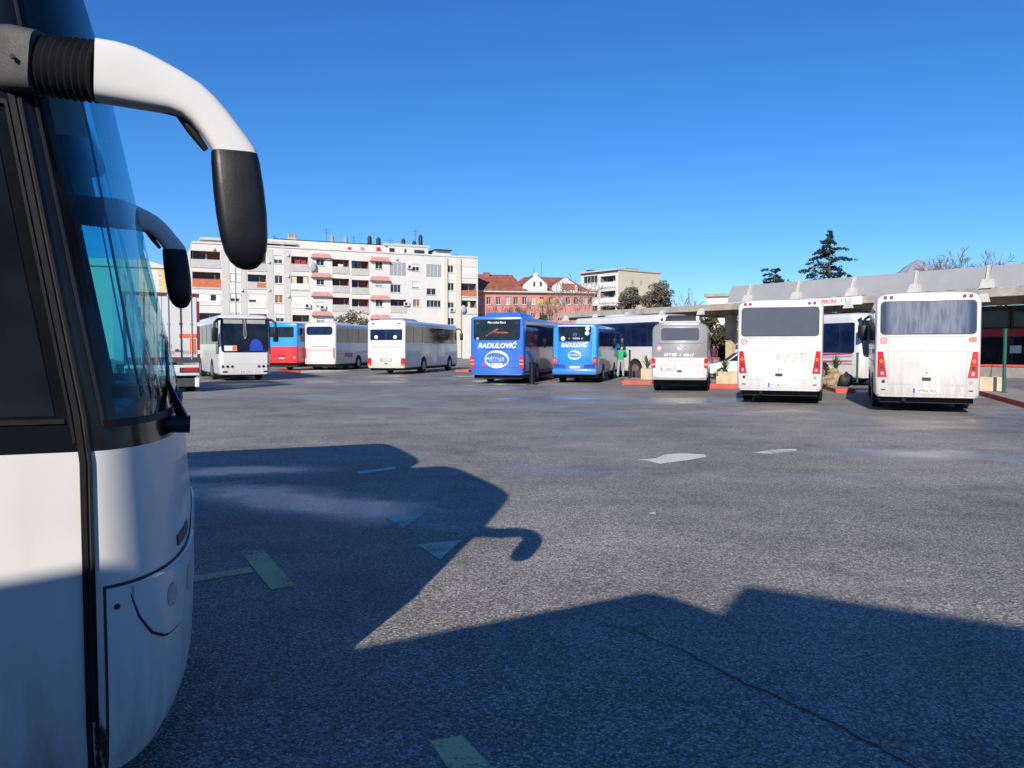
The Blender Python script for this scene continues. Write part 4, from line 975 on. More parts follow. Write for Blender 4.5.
# white coach further left
b = Bus('white_coach', 'white coach with red line across the tail beside the blue and red bus', 'bus', PG, rear_point(304.5, 335.5, 57.5), 12, 2.5, 3.5, 12, M['white'], z0=.46, rr=.22, lean_r=.04, zr=1.6, lean_f=.14)
b.rear('rear_window', rrect(-1.08, 1.0, 2.60, 3.22, .20), M['glass_navy'], off=.006)
b.ring('emblem', -.08, 2.20, .20, .20, .03, M['line']); b.rear_many('emblem_mark', [[(-.12, 2.12), (-.02, 2.18), (-.02, 2.30), (-.10, 2.24)]], M['ink_grey'])
b.rear('red_line', [(-1.05, 1.46), (1.05, 1.46), (1.05, 1.50), (-1.05, 1.50)], M['red_vinyl'], off=.004)
b.rear('panel_line', [(-.7, 1.74), (.7, 1.74), (.7, 1.77), (-.7, 1.77)], M['gap'], off=.004)
b.plate(-.28, .24, .98, 1.10, 10)
for sd in (1, -1):
    b.rear('tail_lamp', rrect(sd * 1.12 - .05, sd * 1.12 + .05, .85, 1.65, .03), M['lamp_red'], off=.02, dep=.08)
    b.windows(sd, .2, 11.4, 2.05, 3.12, (2.2, 4.2, 6.2, 8.2, 10.2), M['glass_navy'])
    b.side('blue_swoosh', sd, [(.3, 1.18), (3.2, 1.0), (6.5, 1.25), (9, 1.9), (6.4, 1.5), (3.2, 1.3), (.3, 1.42)], M['blue_deep'], off=.003)
    b.side('red_patch', sd, [(1.6, .98), (3.0, .93), (3.0, 1.22), (1.6, 1.28)], M['red_vinyl'], off=.008)
    b.mirror(sd)
b.wheels((4.2, 9.6), .50); b.windscreen()
b.pod(-.7, .9, 1, 4, .12, M['white'], 'roof_air_unit')

# red and blue bus
b = Bus('two_tone_bus', 'sky blue bus with red lower half standing tail out', 'bus', PG, rear_point(267, 296.5, 57), 13, 2.5, 3.5, 11, None, z0=.55, rr=.20, lean_r=.03, zr=1.8, lean_f=.12,
        mats=[M['red_body'], M['cyan_body']], matfn=lambda z: 1 if z > 1.75 else 0, levels=(1.75,))
b.rear('rear_window', rrect(-1.02, .98, 2.42, 3.18, .10), M['glass'], off=.006)
b.rear('plate_recess', rrect(-.30, .25, .82, .98, .02), M['gap'], off=.006); b.plate(-.26, .21, .85, .95, 14)
b.rear('grille', rrect(-.3, .25, 1.02, 1.12, .02), M['lamp_dark'], off=.006)
for sd in (1, -1):
    b.rear('tail_lamp', rrect(sd * 1.02 - .10, sd * 1.02 + .10, .86, 1.02, .03), M['lamp_clear'], off=.02, dep=.04)
    b.windows(sd, .5, 10.5, 2.1, 3.1, (2.4, 4.4, 6.4, 8.4), M['glass'])
    b.mirror(sd)
b.wheels((3.2, 8.4), .50); b.windscreen()

# ------------------------------------------------------------------ coaches seen from the side, beyond the bays
BG = 'coaches standing across the lane under the canopy'
def side_coach(label, right_end, heading, H, L, stripes):
    e = Vector((math.sin(R(heading)), math.cos(R(heading)))); r = Vector((e.y, -e.x))
    # right_end: the ground point under the near front corner; the seen flank is its right one
    o = Vector(right_end) - e * L - r * 1.25
    b = Bus('white_coach', label, 'bus', BG, (o.x, o.y), heading, 2.5, H, L, M['white'], z0=.34, rr=.25, lean_r=.04, lean_f=.16)
    for sd in (1, -1):
        b.windows(sd, .35, L - .4, H - 1.78, H - .45, [L * k / 6 for k in range(1, 6)], M['glass_navy'])
        b.seams(sd, [(L * .2, .4, L * .2 + .012, 1.4), (L * .45, .4, L * .45 + .012, 1.4), (L * .66, .4, L * .66 + .012, 1.4), (.3, .9, L - .3, .912)])
        b.mirror(sd)
        if stripes == 'magenta':
            for z in (1.12, .80):
                b.side('magenta_stripe', sd, [(.3, z + .14), (L * .5, z + .10), (L - .5, z + .25), (L - .5, z + .30), (L * .5, z + .26), (.3, z + .17)], M['magenta_vinyl'], off=.004)
                b.side('pale_stripe', sd, [(.3, z + .04), (L * .5, z), (L - .5, z + .12), (L - .5, z + .2), (L * .5, z + .08), (.3, z + .12)], M['line'], off=.003)
            b.side('side_reflector', sd, rrect(L - 1.9, L - 1.75, .72, .78, .02), M['lamp_orange'], off=.006)
        else:
            arc = ellipse(3.7, .75, 1.35, 1.25, 14, 20, 115); arc2 = ellipse(3.7, .75, .78, .7, 14, 20, 115)
            mb = MB(); v = [];
            for (a, z), (c, d) in zip(arc, arc2): v += [(sd * (b.hw + .004), a, z), (sd * (b.hw + .004), c, d)]
            mb.add(v, [(2 * k, 2 * k + 2, 2 * k + 3, 2 * k + 1) for k in range(13)]); mb.build('teal_swoosh', M['teal_vinyl'], b.root)
    b.rear('rear_window', rrect(-1, 1, H - 1.5, H - .6, .1), M['glass'], off=.006)
    for sd in (1, -1): b.rear('tail_lamp', rrect(sd * 1.08 - .08, sd * 1.08 + .08, .7, 1.3, .03), M['lamp_red'], off=.02, dep=.08)
    b.wheels((L * .25, L - 2.3), .48); b.windscreen()
    if stripes != 'magenta': b.pod(-.9, .9, L * .3, L * .55, .15, M['white'], 'roof_air_unit')
    return b
p = at(861.5, 348, 33.5)
side_coach('white coach with magenta stripes along its flank, standing crosswise', (p.x, p.y), 157, 3.2, 7.2, 'magenta')
p = at(664, 348, 41.5)
side_coach('tall white coach with teal swoosh standing crosswise behind the grey van', (p.x, p.y), 148, 3.5, 8.0, 'teal')

# ------------------------------------------------------------------ coach facing the camera
fx = at(245.5, 348, 39)
HD = 152; e = Vector((math.sin(R(HD)), math.cos(R(HD))))
b = Bus('white_coach', 'white coach facing the lens with dark windscreen and curved black mirror arm', 'bus', None, (fx.x - e.x * 11, fx.y - e.y * 11), HD, 2.5, 3.35, 11, M['white'], z0=.32, rr=.24, lean_r=.03, lean_f=.12, zf=1.35)
g = b.front('windscreen', rrect(-1.14, 1.14, 1.42, 3.12, .16), M['glass'])
b.front('sun_blind', [(-1.0, 2.86), (-.1, 2.86), (-.1, 3.06), (-1.0, 3.06)], M['line'], g, off=.009)
b.front('sun_blind', [(.1, 2.86), (1.0, 2.86), (1.0, 3.06), (.1, 3.06)], M['line'], g, off=.009)
b.front('blue_bag', [(-.86, 1.50), (-.20, 1.50), (-.22, 1.78), (-.30, 1.98), (-.46, 2.10), (-.62, 2.08), (-.78, 1.92), (-.84, 1.70)], mat('blue_bag_cloth', (.01, .05, .42), .8, var=.3, scale=6), g, off=.008)
b.front('paper_notice', [(.40, 1.50), (1.0, 1.50), (1.0, 1.76), (.40, 1.76)], M['white_vinyl'], g, off=.009)
b.front('paper_notice', [(.40, 1.52), (.62, 1.52), (.62, 1.74), (.40, 1.74)], M['orange_vinyl'], g, off=.012)
for x in (-.06, .06):
    mb = MB(); mb.tube([(x * .3, b.yf(3.1) + .05, 3.08), (x, b.yf(2.3) + .06, 2.3), (x * .2, b.yf(2.1) + .06, 2.1)], .018, 6); mb.build('wiper', M['line'], b.root)
for sd in (1, -1):
    for k in range(3): b.front('headlamp', ellipse(sd * (1.08 - .22 * k), .72, .07, .07, 14), M['lamp_dark'] if k != 1 else M['black_gloss'], off=.012)
    b.front('fog_lamp', rrect(sd * .98 - .12, sd * .98 + .12, .42, .50, .03), M['black_plastic'], off=.01)
    g = b.windows(sd, .5, 10.2, 1.85, 2.9, (2.2, 4.2, 6.2, 8.2), M['glass'])
    b.side('front_corner_glass', sd, [(9.9, 1.35), (10.75, 1.35), (10.62, 3.0), (9.9, 3.05)], M['black_gloss'], off=.012)
    b.seams(sd, [(2.5, .4, 2.515, 1.7), (6.8, .4, 6.815, 1.7), (.4, 1.3, 10, 1.31)])
mb = MB(); mb.prism([(-1.15, .84), (1.15, .84), (1.15, .85), (-1.15, .85)], lambda a, q, d: (a, b.yf(q) + d, q), .003, -.01); mb.build('panel_seam', M['line'], b.root)
p = b.front('number_plate', [(-.28, .40), (.28, .40), (.28, .52), (-.28, .52)], M['plate'], off=.012)
mb = MB()
for q in scribble(-.24, .24, .43, .07, 8, random.Random(77)): mb.prism(q, lambda a, z, d: (a, b.yf(z) + d, z), .016, .0)
mb.build('plate_lettering', M['ink'], p)
for sd in (1, -1):
    mb = MB(); z = 3.0; y = b.yf(z)
    mb.tube([(sd * 1.0, y - .15, z + .1), (sd * 1.28, y + .2, z + .05), (sd * 1.45, y + .32, z - .1), (sd * 1.47, y + .32, z - .45)], [.06, .07, .06, .05], 8)
    am = mb.build('mirror_arm', M['mirror_black'], b.root, smooth=60)
    mb = MB(); mb.box(sd * 1.46 - .13, sd * 1.46 + .13, y + .24, y + .42, z - 1.05, z - .35); mb.build('mirror_head', M['mirror_black'], am, smooth=40, bevel=.06)
b.wheels((3, 8.2), .50)

# ------------------------------------------------------------------ lorry trailer seen from behind
q = at(200, 348, 29); HT = -31
e = Vector((math.sin(R(HT)), math.cos(R(HT)))); r = Vector((e.y, -e.x))
o = Vector((q.x, q.y)) - r * 1.275
T = thing('lorry_trailer', 'white box trailer with closed rear doors, red lamps and an orange sign', 'trailer', (o.x, o.y, 0), -R(HT))
mb = MB(); mb.box(-1.26, 1.26, .06, 5.0, 1.15, 3.62); mb.build('box_body', M['trailer'], T, bevel=.02)
for sd in (-1, 1):
    mb = MB(); mb.box(min(sd * .01, sd * 1.18), max(sd * .01, sd * 1.18), .0, .07, 1.30, 3.53); d = mb.build('rear_door', M['trailer'], T, bevel=.008)
    for x in (.20, .62, .98):
        mb = MB(); mb.tube([(sd * x, -.03, 1.22), (sd * x, -.03, 3.60)], .018, 8)
        for z in (1.5, 2.5, 3.5): mb.box(sd * x - .05, sd * x + .05, -.03, .0, z, z + .06)
        mb.build('lock_rod', M['silver'] if x != .62 else M['gap'], d)
    mb = MB(); mb.box(sd * .75 - .035, sd * .75 + .035, -.02, .0, 2.75, 3.1) if sd < 0 else mb.box(.42, .54, -.02, 0, 1.5, 1.6)
    mb.build('door_fitting', M['ink'], d)
mb = MB(); mb.box(-1.275, -1.18, -.02, .1, 1.12, 3.65); mb.box(1.18, 1.275, -.02, .1, 1.12, 3.65); mb.box(-1.18, 1.18, -.02, .1, 3.53, 3.65); mb.build('door_frame', mat('dark_red_frame', (.16, .035, .04), .5, var=.3), T)
mb = MB(); mb.box(-1.27, 1.27, -.03, .15, 1.10, 1.30); mb.build('rear_sill', M['grey_plastic'], T)
for z in (3.36, 2.45, 1.42): mb = MB(); mb.box(1.19, 1.27, -.03, .0, z, z + .14); mb.build('marker_patch', M['white_vinyl'], T)
mb = MB(); mb.box(.56, 1.16, -.012, .0, 2.02, 2.16); mb.box(.92, 1.13, -.012, .0, 1.42, 1.98); mb.build('orange_sign', M['orange_vinyl'], T)
mb = MB(); mb.prism(ellipse(.24, 1.72, .08, .08, 16), lambda a, z, d: (a, d, z), -.01, 0)
mb.box(.08, .40, -.01, 0, 1.42, 1.54); mb.box(.62, .88, -.01, 0, 1.42, 1.54); mb.build('door_sticker', M['ink_grey'], T)
mb = MB(); mb.box(-1.25, 1.25, .05, .25, .62, 1.02); bp = mb.build('bumper', M['white'], T, bevel=.02)
for sd in (-1, 1):
    mb = MB(); mb.box(sd * .9 - .34, sd * .9 + .34, .02, .06, .74, .92); l = mb.build('tail_lamp', M['lamp_dark'], bp, bevel=.01)
    mb = MB(); mb.box(sd * .9 - .22, sd * .9 + .28, .0, .03, .77, .89); mb.build('lens', M['lamp_red'], l)
mb = MB(); mb.box(-.28, .28, .03, .06, .74, .88); mb.build('number_plate', M['plate'], bp)
mb = MB()
for p in scribble(-.25, .25, .77, .08, 9, random.Random(5)): mb.prism(p, lambda a, z, d: (a, d, z), .026, .035)
mb.build('plate_lettering', M['ink'], bp)
mb = MB(); mb.box(-1.1, 1.1, .15, .25, .22, .52); mb.build('underrun_bar', M['grey_plastic'], T)
for sd in (-1, 1):
    mb = MB(); mb.box(sd * 1.17 - .07, sd * 1.17 + .07, .12, .28, .20, .54); mb.build('bar_end', M['white_vinyl'], T)
    for y in (1.2, 3.9):
        mb = MB(); mb.cyl((sd * .90, y, .5), (sd * 1.24, y, .5), .5, 22); t = mb.build('wheel', M['tyre'], T, smooth=40)
        mb = MB(); mb.cyl((sd * 1.2, y, .5), (sd * 1.25, y, .5), .29, 18); mb.build('rim', M['rim'], t, smooth=40)
mb = MB(); mb.box(-.5, .5, .3, 4.8, .75, 1.12); mb.build('chassis', M['under'], T)

# ------------------------------------------------------------------ parked car behind the planters
p = ground(722, 379); HC = -70
V = thing('parked_car', 'white hatchback parked beyond the planters, mostly hidden by the midibus', 'car', (p.x + 1.35, p.y + .5, 0), R(-8))
prof = [(-1.95, .30), (-2.0, .62), (-1.88, .80), (-1.05, .95), (-.45, 1.38), (.25, 1.47), (1.1, 1.44), (1.75, 1.05), (1.98, .95), (2.0, .40), (1.9, .28)]
mb = MB(); n = len(prof); v = []
for y, k in ((-.84, .93), (-.78, 1), (.78, 1), (.84, .93)):
    for x, z in prof: v.append((x * (.985 if abs(y) > .8 else 1), y * (1 - .16 * max(0, (z - .9) / .55)), z if abs(y) < .8 else .3 + (z - .3) * .975))
mb.add(v, [(i * n + k, i * n + (k + 1) % n, (i + 1) * n + (k + 1) % n, (i + 1) * n + k) for i in range(3) for k in range(n)] + [list(range(n)), list(range(3 * n, 4 * n))])
mb.build('body', M['white'], V, smooth=30)
for y in (-1, 1):
    mb = MB(); mb.prism([(-.95, .96), (-.44, 1.32), (.25, 1.40), (1.0, 1.37), (1.5, 1.03)], lambda a, z, d: (a, y * ((.845 + d) * (1 - .16 * max(0, (z - .9) / .55))), z), .012, -.02); mb.build('side_window', M['glass'], V)
    for x in (-1.27, 1.25):
        mb = MB(); mb.cyl((x, y * .62, .31), (x, y * .85, .31), .31, 20); t = mb.build('wheel', M['tyre'], V, smooth=40)
        mb = MB(); mb.cyl((x, y * .8, .31), (x, y * .86, .31), .21, 16); mb.build('rim', M['rim'], t, smooth=40)
    mb = MB(); mb.box(-1.99, -1.80, y * .55 - .16, y * .55 + .16, .62, .76); mb.build('headlight', M['lamp_clear'], V, bevel=.03)
mb = MB(); mb.hexa([(-1.03, -.70, .975), (-1.03, .70, .975), (-.98, .70, .965), (-.98, -.7, .965)], [(-.49, -.62, 1.37), (-.49, .62, 1.37), (-.44, .62, 1.36), (-.44, -.62, 1.36)]); mb.build('windscreen', M['glass'], V)
# ------------------------------------------------------------------ the near coach (front right corner by the camera)
CO = Vector((-1.596, 3.845, 0)); CH = 68.0            # front centre on the ground; heading
CG = 'white coaches parked side by side in the near row'
coach = thing('near_coach', 'white coach beside the lens with a white mirror arm reaching forward', 'coach', CO, -R(CH), CG)
CD = Vector((math.sin(R(CH)), math.cos(R(CH)), 0)); CR = Vector((CD.y, -CD.x, 0))
def to_coach(p): q = p - CO; return Vector((q.dot(CR), q.dot(CD), q.z))
def interp(tab, z):
    if z <= tab[0][0]: return tab[0][1]
    for (a, b), (c, d) in zip(tab, tab[1:]):
        if z <= c: return b + (d - b) * (z - a) / (c - a)
    return tab[-1][1]
YF = [(.20, -.08), (.26, -.035), (.34, -.012), (.44, -.004), (.56, 0), (.72, 0), (.84, 0), (1.0, -.012), (1.3, -.03), (1.40, -.045), (2.0, -.165), (2.92, -.345), (3.22, -.41), (3.42, -.47), (3.52, -.55), (3.60, -.70), (3.66, -1.1), (3.68, -1.9)]
HWT = [(.20, 1.24), (.28, 1.265), (.34, 1.272), (.44, 1.272), (.6, 1.275), (2.6, 1.275), (2.92, 1.25), (3.22, 1.225), (3.42, 1.19), (3.52, 1.15), (3.60, 1.06), (3.66, .88), (3.68, .60)]
CF = .27
def surf(u, z):
    """Point of the shell: u < 0 metres back along the right flank, 0..180 degrees round the front, > 180 the left flank."""
    yf = interp(YF, z); hw = interp(HWT, z); y0 = -.03 + (yf + .03) * .78 if z > 1.3 else -.03   # the flank does not follow the tuck of the bumper
    if 0 <= u <= 180:
        c = math.cos(R(u)); x = hw * math.copysign(abs(c) ** .5, c)
        return Vector((x, y0 - CF + (CF + yf - y0) * math.sin(R(u)), z))
    s = u if u < 0 else -(u - 180); sd = 1 if u < 0 else -1
    k = min(1, max(0, (-s - 1.3) / 1.2)); yy = y0 + (-.03 - y0) * k
    return Vector((sd * hw, yy - CF + s, z))
def normal(u, z):
    e = .8 if 0 <= u <= 180 else .01
    a = surf(u + e, z) - surf(u - e, z); b = surf(u, min(z + .01, 3.68)) - surf(u, z - .01)
    if 0 < u < .8 or -.01 < u < 0: a = surf(u + .8, z) - surf(u, z)
    n = a.cross(b)
    if n.length < 1e-9: return Vector((0, 1, 0))
    n.normalize()
    return n if n.dot(Vector((surf(u, z).x, 1.2, 0))) > 0 or abs(n.z) > .9 else -n
def patch(name, us, z0, z1, off, m, parent, nz=6, smooth=40, dep=.012):
    """A slab lying on the shell between z0(u) and z1(u)."""
    f0 = z0 if callable(z0) else (lambda u: z0); f1 = z1 if callable(z1) else (lambda u: z1)
    mb = MB(); nu = len(us); top = []; bot = []
    for u in us:
        for j in range(nz + 1):
            z = f0(u) + (f1(u) - f0(u)) * j / nz; p = surf(u, z); n = normal(u, z)
            top.append(p + n * off); bot.append(p - n * dep)
    N = nu * (nz + 1); q = nz + 1; f = []
    for i in range(nu - 1):
        for j in range(nz):
            f.append((i * q + j, (i + 1) * q + j, (i + 1) * q + j + 1, i * q + j + 1))
            f.append((N + i * q + j, N + i * q + j + 1, N + (i + 1) * q + j + 1, N + (i + 1) * q + j))
    for i in range(nu - 1):
        f.append((i * q, N + i * q, N + (i + 1) * q, (i + 1) * q)); f.append((i * q + nz, (i + 1) * q + nz, N + (i + 1) * q + nz, N + i * q + nz))
    for j in range(nz):
        f.append((j, j + 1, N + j + 1, N + j)); i = (nu - 1) * q; f.append((i + j, N + i + j, N + i + j + 1, i + j + 1))
    mb.add(top + bot, f); return mb.build(name, m, parent, smooth=smooth)
def lin(a, b, n): return [a + (b - a) * k / n for k in range(n + 1)]

us = [-11.2, -9, -7, -5, -3.4, -2.5, -1.9, -1.3, -1.15, -.8, -.4, -.10] + [0, 4, 8, 12, 17, 22, 28, 34, 40, 47, 54, 62, 70, 80, 90]
us = us + [180 - u if u > 0 else (180 + 1e-6 if u == 0 else 180 - u) for u in us[::-1][1:]]
zs = [.20, .26, .34, .44, .56, .72, .84, 1.0, 1.15, 1.30, 1.40, 1.6, 1.85, 2.1, 2.35, 2.6, 2.75, 2.92, 3.08, 3.22, 3.42, 3.52, 3.60, 3.66, 3.68]
grp = {'body': MB(), 'side_glazing': MB(), 'pillar_panel': MB(), 'windscreen': MB(), 'door': MB(), 'driver_window': MB()}
for i in range(len(us) - 1):
    ua, ub = us[i], us[i + 1]; um = (ua + ub) / 2
    uf = um if um <= 90 else 180 - um                     # folded: same rule on both sides
    for j in range(len(zs) - 1):
        zm = (zs[j] + zs[j + 1]) / 2; k = 'body'
        if 1.30 < zm < (3.22 if uf > 0 else 2.92):
            if uf < -.0: k = 'side_glazing' if zm > 1.40 and uf < -1.15 else 'pillar_panel'
            elif (uf < 22 if um <= 90 else uf < 4) or zm < 1.40: k = 'pillar_panel'
            else: k = 'windscreen'
            if um > 180 and -1.9 < uf < -.02 and zm > 1.40: k = 'driver_window'
        elif 3.22 < zm < 3.42 and 0 < uf: k = 'pillar_panel'
        elif zm < 1.30 and -1.15 < um < 0: k = 'door'
        grp[k].add([surf(ua, zs[j]), surf(ub, zs[j]), surf(ub, zs[j + 1]), surf(ua, zs[j + 1])], [(0, 1, 2, 3)])
nz = len(zs)
tail = [surf(us[0], z) for z in zs]; tail2 = [surf(us[-1], z) for z in zs]
for j in range(nz - 1): grp['body'].add([tail[j], tail[j + 1], tail2[j + 1], tail2[j]], [(0, 1, 2, 3)])
cap = [surf(u, 3.68) for u in us]; grp['body'].add(cap, [list(range(len(cap)))])
bot = [surf(u, .20) + Vector((0, 0, .0)) for u in us]; grp['body'].add(bot, [list(range(len(bot)))[::-1]])
body = grp['body'].build('body', M['coach_white'], coach, smooth=35)
grp['side_glazing'].build('side_glazing', M['glass'], coach, smooth=35)
pill = grp['pillar_panel'].build('pillar_panel', M['black_gloss'], coach, smooth=35)
wsc = grp['windscreen'].build('windscreen', M['windscreen'], coach, smooth=35)
grp['driver_window'].build('driver_window', M['windscreen'], coach, smooth=35)
door = grp['door'].build('door', M['coach_white'], coach, smooth=35)
# door glass in its frame, with rubber seals
patch('door_glass', lin(-1.08, -.075, 6), 1.42, lambda u: 2.37 - .25 * max(0, (u + .12) / .045) ** 2 * .04, .004, M['glass'], door, 8)
patch('door_seal', lin(-.036, -.027, 1), 1.33, 2.40, .012, M['rubber'], door, 10)
patch('door_seal', lin(-1.1, -.027, 5), 2.40, 2.415, .012, M['rubber'], door, 1)
patch('door_seal', lin(-1.1, -.05, 5), 1.395, 1.41, .008, M['rubber'], door, 1)
patch('door_edge_rubber', lin(-.022, -.004, 1), .21, 2.62, .010, M['rubber'], door, 16)
patch('door_edge_rubber', lin(1.2, 3.0, 1), .21, 2.62, .012, M['rubber'], door, 16)
patch('door_gap', [-.004, 0, 1.2], .21, 2.62, .003, M['gap'], door, 12)
patch('windscreen_trim', lin(11.5, 13.2, 1), 1.38, 3.22, .007, M['black_plastic'], wsc, 12)
patch('windscreen_trim', lin(12, 168, 40), 1.375, 1.40, .010, M['rubber'], wsc, 1)
# bumper with its corner panel, headlight pod and joints
bump = patch('bumper', lin(8.5, 171.5, 50), .195, .835, .007, M['coach_white'], coach, 12)
patch('bumper_gap', lin(7.0, 8.5, 1), .20, .845, .003, M['gap'], bump, 10)
patch('bumper_gap', lin(7.5, 172.5, 50), .835, .845, .003, M['gap'], bump, 1)
low = [(22, .80), (26, .72), (34, .64), (44, .595), (60, .590), (76, .61), (84, .66)]
for sd in (1, -1):
    fold = (lambda u: u) if sd == 1 else (lambda u: 180 - u)
    h = patch('headlight', [fold(u) for u in lin(23, 84, 16)], lambda u: interp(low, fold(u)), .828, .015, M['coach_white'], bump, 6)
    patch('headlight_gap', [fold(u) for u in lin(22, 85, 16)], lambda u: interp(low, fold(u)) - .011, lambda u: interp(low, fold(u)), .009, M['gap'], bump, 1)
    for u, z, r_ in ((49, .728, .046), (68, .715, .055)):
        p = surf(fold(u), z); n = normal(fold(u), z)
        mb = MB(); mb.tube([p + n * .0, p + n * .017, p + n * .0175, p + n * .008], [r_, r_, r_ * .80, r_ * .74], 22)
        l = mb.build('lamp', M['silver'], h, smooth=40)
        mb = MB(); mb.tube([p + n * .008, p + n * .0125, p + n * .0145], [r_ * .76, r_ * .74, r_ * .5], 20); mb.build('lamp_lens', M['glass_grey'], h, smooth=60)
    mb = MB()
p = surf(14, .77); n = normal(14, .77)
mb = MB(); mb.tube([p, p + n * .011], .010, 12); mb.build('tow_cover', M['gap'], bump)
patch('emblem_lettering', lin(60, 76, 6), .875, .915, .006, M['ink'], body, 1)
patch('seam_grime', lin(.2, 6.6, 8), .205, .62, .0095, M['grime'], body, 8, dep=.001)
# inside: dashboard, bulkhead, floor
mb = MB(); mb.box(-1.12, 1.12, -1.05, -.30, 1.0, 1.34); mb.build('dashboard', M['black_plastic'], coach, bevel=.06)
mb = MB(); mb.box(-1.2, 1.2, -1.75, -1.7, .5, 3.2); mb.build('bulkhead', M['under'], coach)
# wiper on the lower edge of the windscreen
mb = MB()
mb.tube([surf(64, 1.345) + Vector((0, -.03, 0)), surf(64, 1.345) + Vector((0, .075, -.005))], .034, 14)
mb.tube([surf(64, 1.345) + Vector((0, .055, 0)), surf(68, 1.42) + Vector((0, .03, 0)), surf(74, 1.50) + Vector((0, .004, 0))], [(.034, .022), (.020, .014), (.010, .008)], 8)
mb.tube([surf(74, 1.50) + Vector((0, .004, 0)), surf(88, 1.62), surf(110, 1.70), surf(128, 1.72)], .009, 6)
mb.build('wiper', M['mirror_black'], coach, smooth=50)
# mirror arm: mount, ribbed sleeve, white arm, black head
def pc(px, py, Y): return to_coach(at(px, py, Y))
K = 2.5 / F
mb = MB(); mb.tube([pc(-60, 58, 2.62), pc(-20, 60, 2.53), pc(20, 61, 2.49), pc(42, 64, 2.49)], [(30 * K, .05), (31 * K, .07), (31 * K, .075), (29 * K, .07)], 28, up=(0, 0, 1), sup=.5)
mnt = mb.build('mirror_mount', M['grey_plastic'], coach, smooth=50)
p = pc(13, 57, 2.41); mb = MB(); mb.tube([p, p + Vector((.012, 0, 0))], .007, 10); mb.build('bolt_hole', M['gap'], mnt)
path = []; rad = []
for k in range(17):
    t = k / 16; big = k % 2 == 0
    path.append(pc(40 + 58 * t, 65 + 7 * t, 2.49)); rad.append(((30.5 if big else 26.5) * K, .066 if big else .056))
mb = MB(); mb.tube(path, rad, 18, up=(0, 0, 1)); mb.build('mirror_sleeve', M['rubber'], coach, smooth=25)
arm = [(96, 71, 29), (115, 74, 29.2), (130, 77.5, 28.5), (144, 82, 26.6), (157, 86.5, 24.5), (176, 93.5, 21), (191, 101, 19), (203, 111, 18), (214, 123, 17.6), (225, 138, 18), (233, 150, 19), (237.5, 157, 19.8), (239.5, 162, 19.3)]
mb = MB(); mb.tube([pc(x, y, 2.49 + .0011 * (x - 96)) for x, y, r_ in arm], [(r_ * K, .062 - .001 * i) for i, (x, y, r_) in enumerate(arm)], 32, up=(0, 0, 1), sup=.5)
am = mb.build('mirror_arm', M['coach_white'], coach, smooth=60)
mb = MB(); mb.tube([pc(x - 4, y + r_ * .93, 2.50 + .0011 * (x - 96)) for x, y, r_ in ((120, 76, 28), (150, 83, 24), (182, 97, 18), (196, 114, 18), (210, 136, 15))], [.006, .010, .012, .016, .010], 10); mb.build('arm_underside', M['mirror_black'], am, smooth=60)
head = [(234, 153.5, 18, .05), (234.3, 155, 21.5, .066), (235.5, 164, 22.5, .074), (238.5, 190, 23.5, .078), (241.5, 215, 23.5, .078), (244, 238, 22, .074), (245.5, 252, 19.5, .066), (246.5, 262, 15, .052), (247, 267, 10, .036), (247, 269.5, 4, .016)]
def sq_tube(name, secs, Y, m, par):
    mb = MB(); rings = []; n = 24
    for px, py, hwid, dep in secs:
        c = pc(px, py, Y); hx = hwid * Y / F; ring = []
        for k in range(n):
            a = math.tau * k / n; ca, sa = math.cos(a), math.sin(a)
            x = math.copysign(abs(ca) ** .34, ca) * hx; y = math.copysign(abs(sa) ** .5, sa) * dep
            ring.append(c + Vector((y, x, 0)))
        rings.append(ring)
    v = [p for r_ in rings for p in r_]
    f = [(i * n + k, i * n + (k + 1) % n, (i + 1) * n + (k + 1) % n, (i + 1) * n + k) for i in range(len(rings) - 1) for k in range(n)] + [list(range(n)), list(range(len(v) - n, len(v)))]
    mb.add(v, f); return mb.build(name, m, par, smooth=50)
hd = sq_tube('mirror_head', head, 2.64, M['mirror_black'], coach)
# rear, wheels, underside
for sd in (1, -1):
    for y in (-2.9, -8.6, -9.9):
        mb = MB()
        mb.prism([(y + .62 * math.cos(R(a)), max(.31, .5 + .62 * math.sin(R(a)))) for a in range(-15, 196, 15)], lambda a, z, d: (sd * (1.275 + d), a, z), .003, -.05); mb.build('wheel_arch', M['under'], coach)
        mb = MB(); mb.tube([(sd * .95, y, .5), (sd * 1.25, y, .5), (sd * 1.279, y, .5)], [.5, .5, .46], 26); t = mb.build('wheel', M['tyre'], coach, smooth=40)
        mb = MB(); mb.tube([(sd * 1.26, y, .5), (sd * 1.284, y, .5), (sd * 1.284, y, .5)], [.30, .28, .1], 20); mb.build('rim', M['rim'], t, smooth=40)
mb = MB(); mb.box(-1.05, 1.05, -11.3, -.8, .2, .32); mb.build('chassis', M['under'], coach)
c2 = copy_tree(coach); c2.location = (-2.90, 6.40, 0)
tag(c2, 'second white coach, half hidden, its shaded mirror arm showing past the nearer windscreen', 'coach', CG)
c3 = copy_tree(coach); c3.location = (.34, -1.62, 0); c3.rotation_euler = (0, 0, -R(60.8))
tag(c3, 'white coach behind the lens, seen only by the long shadow of its roof', 'coach', CG)
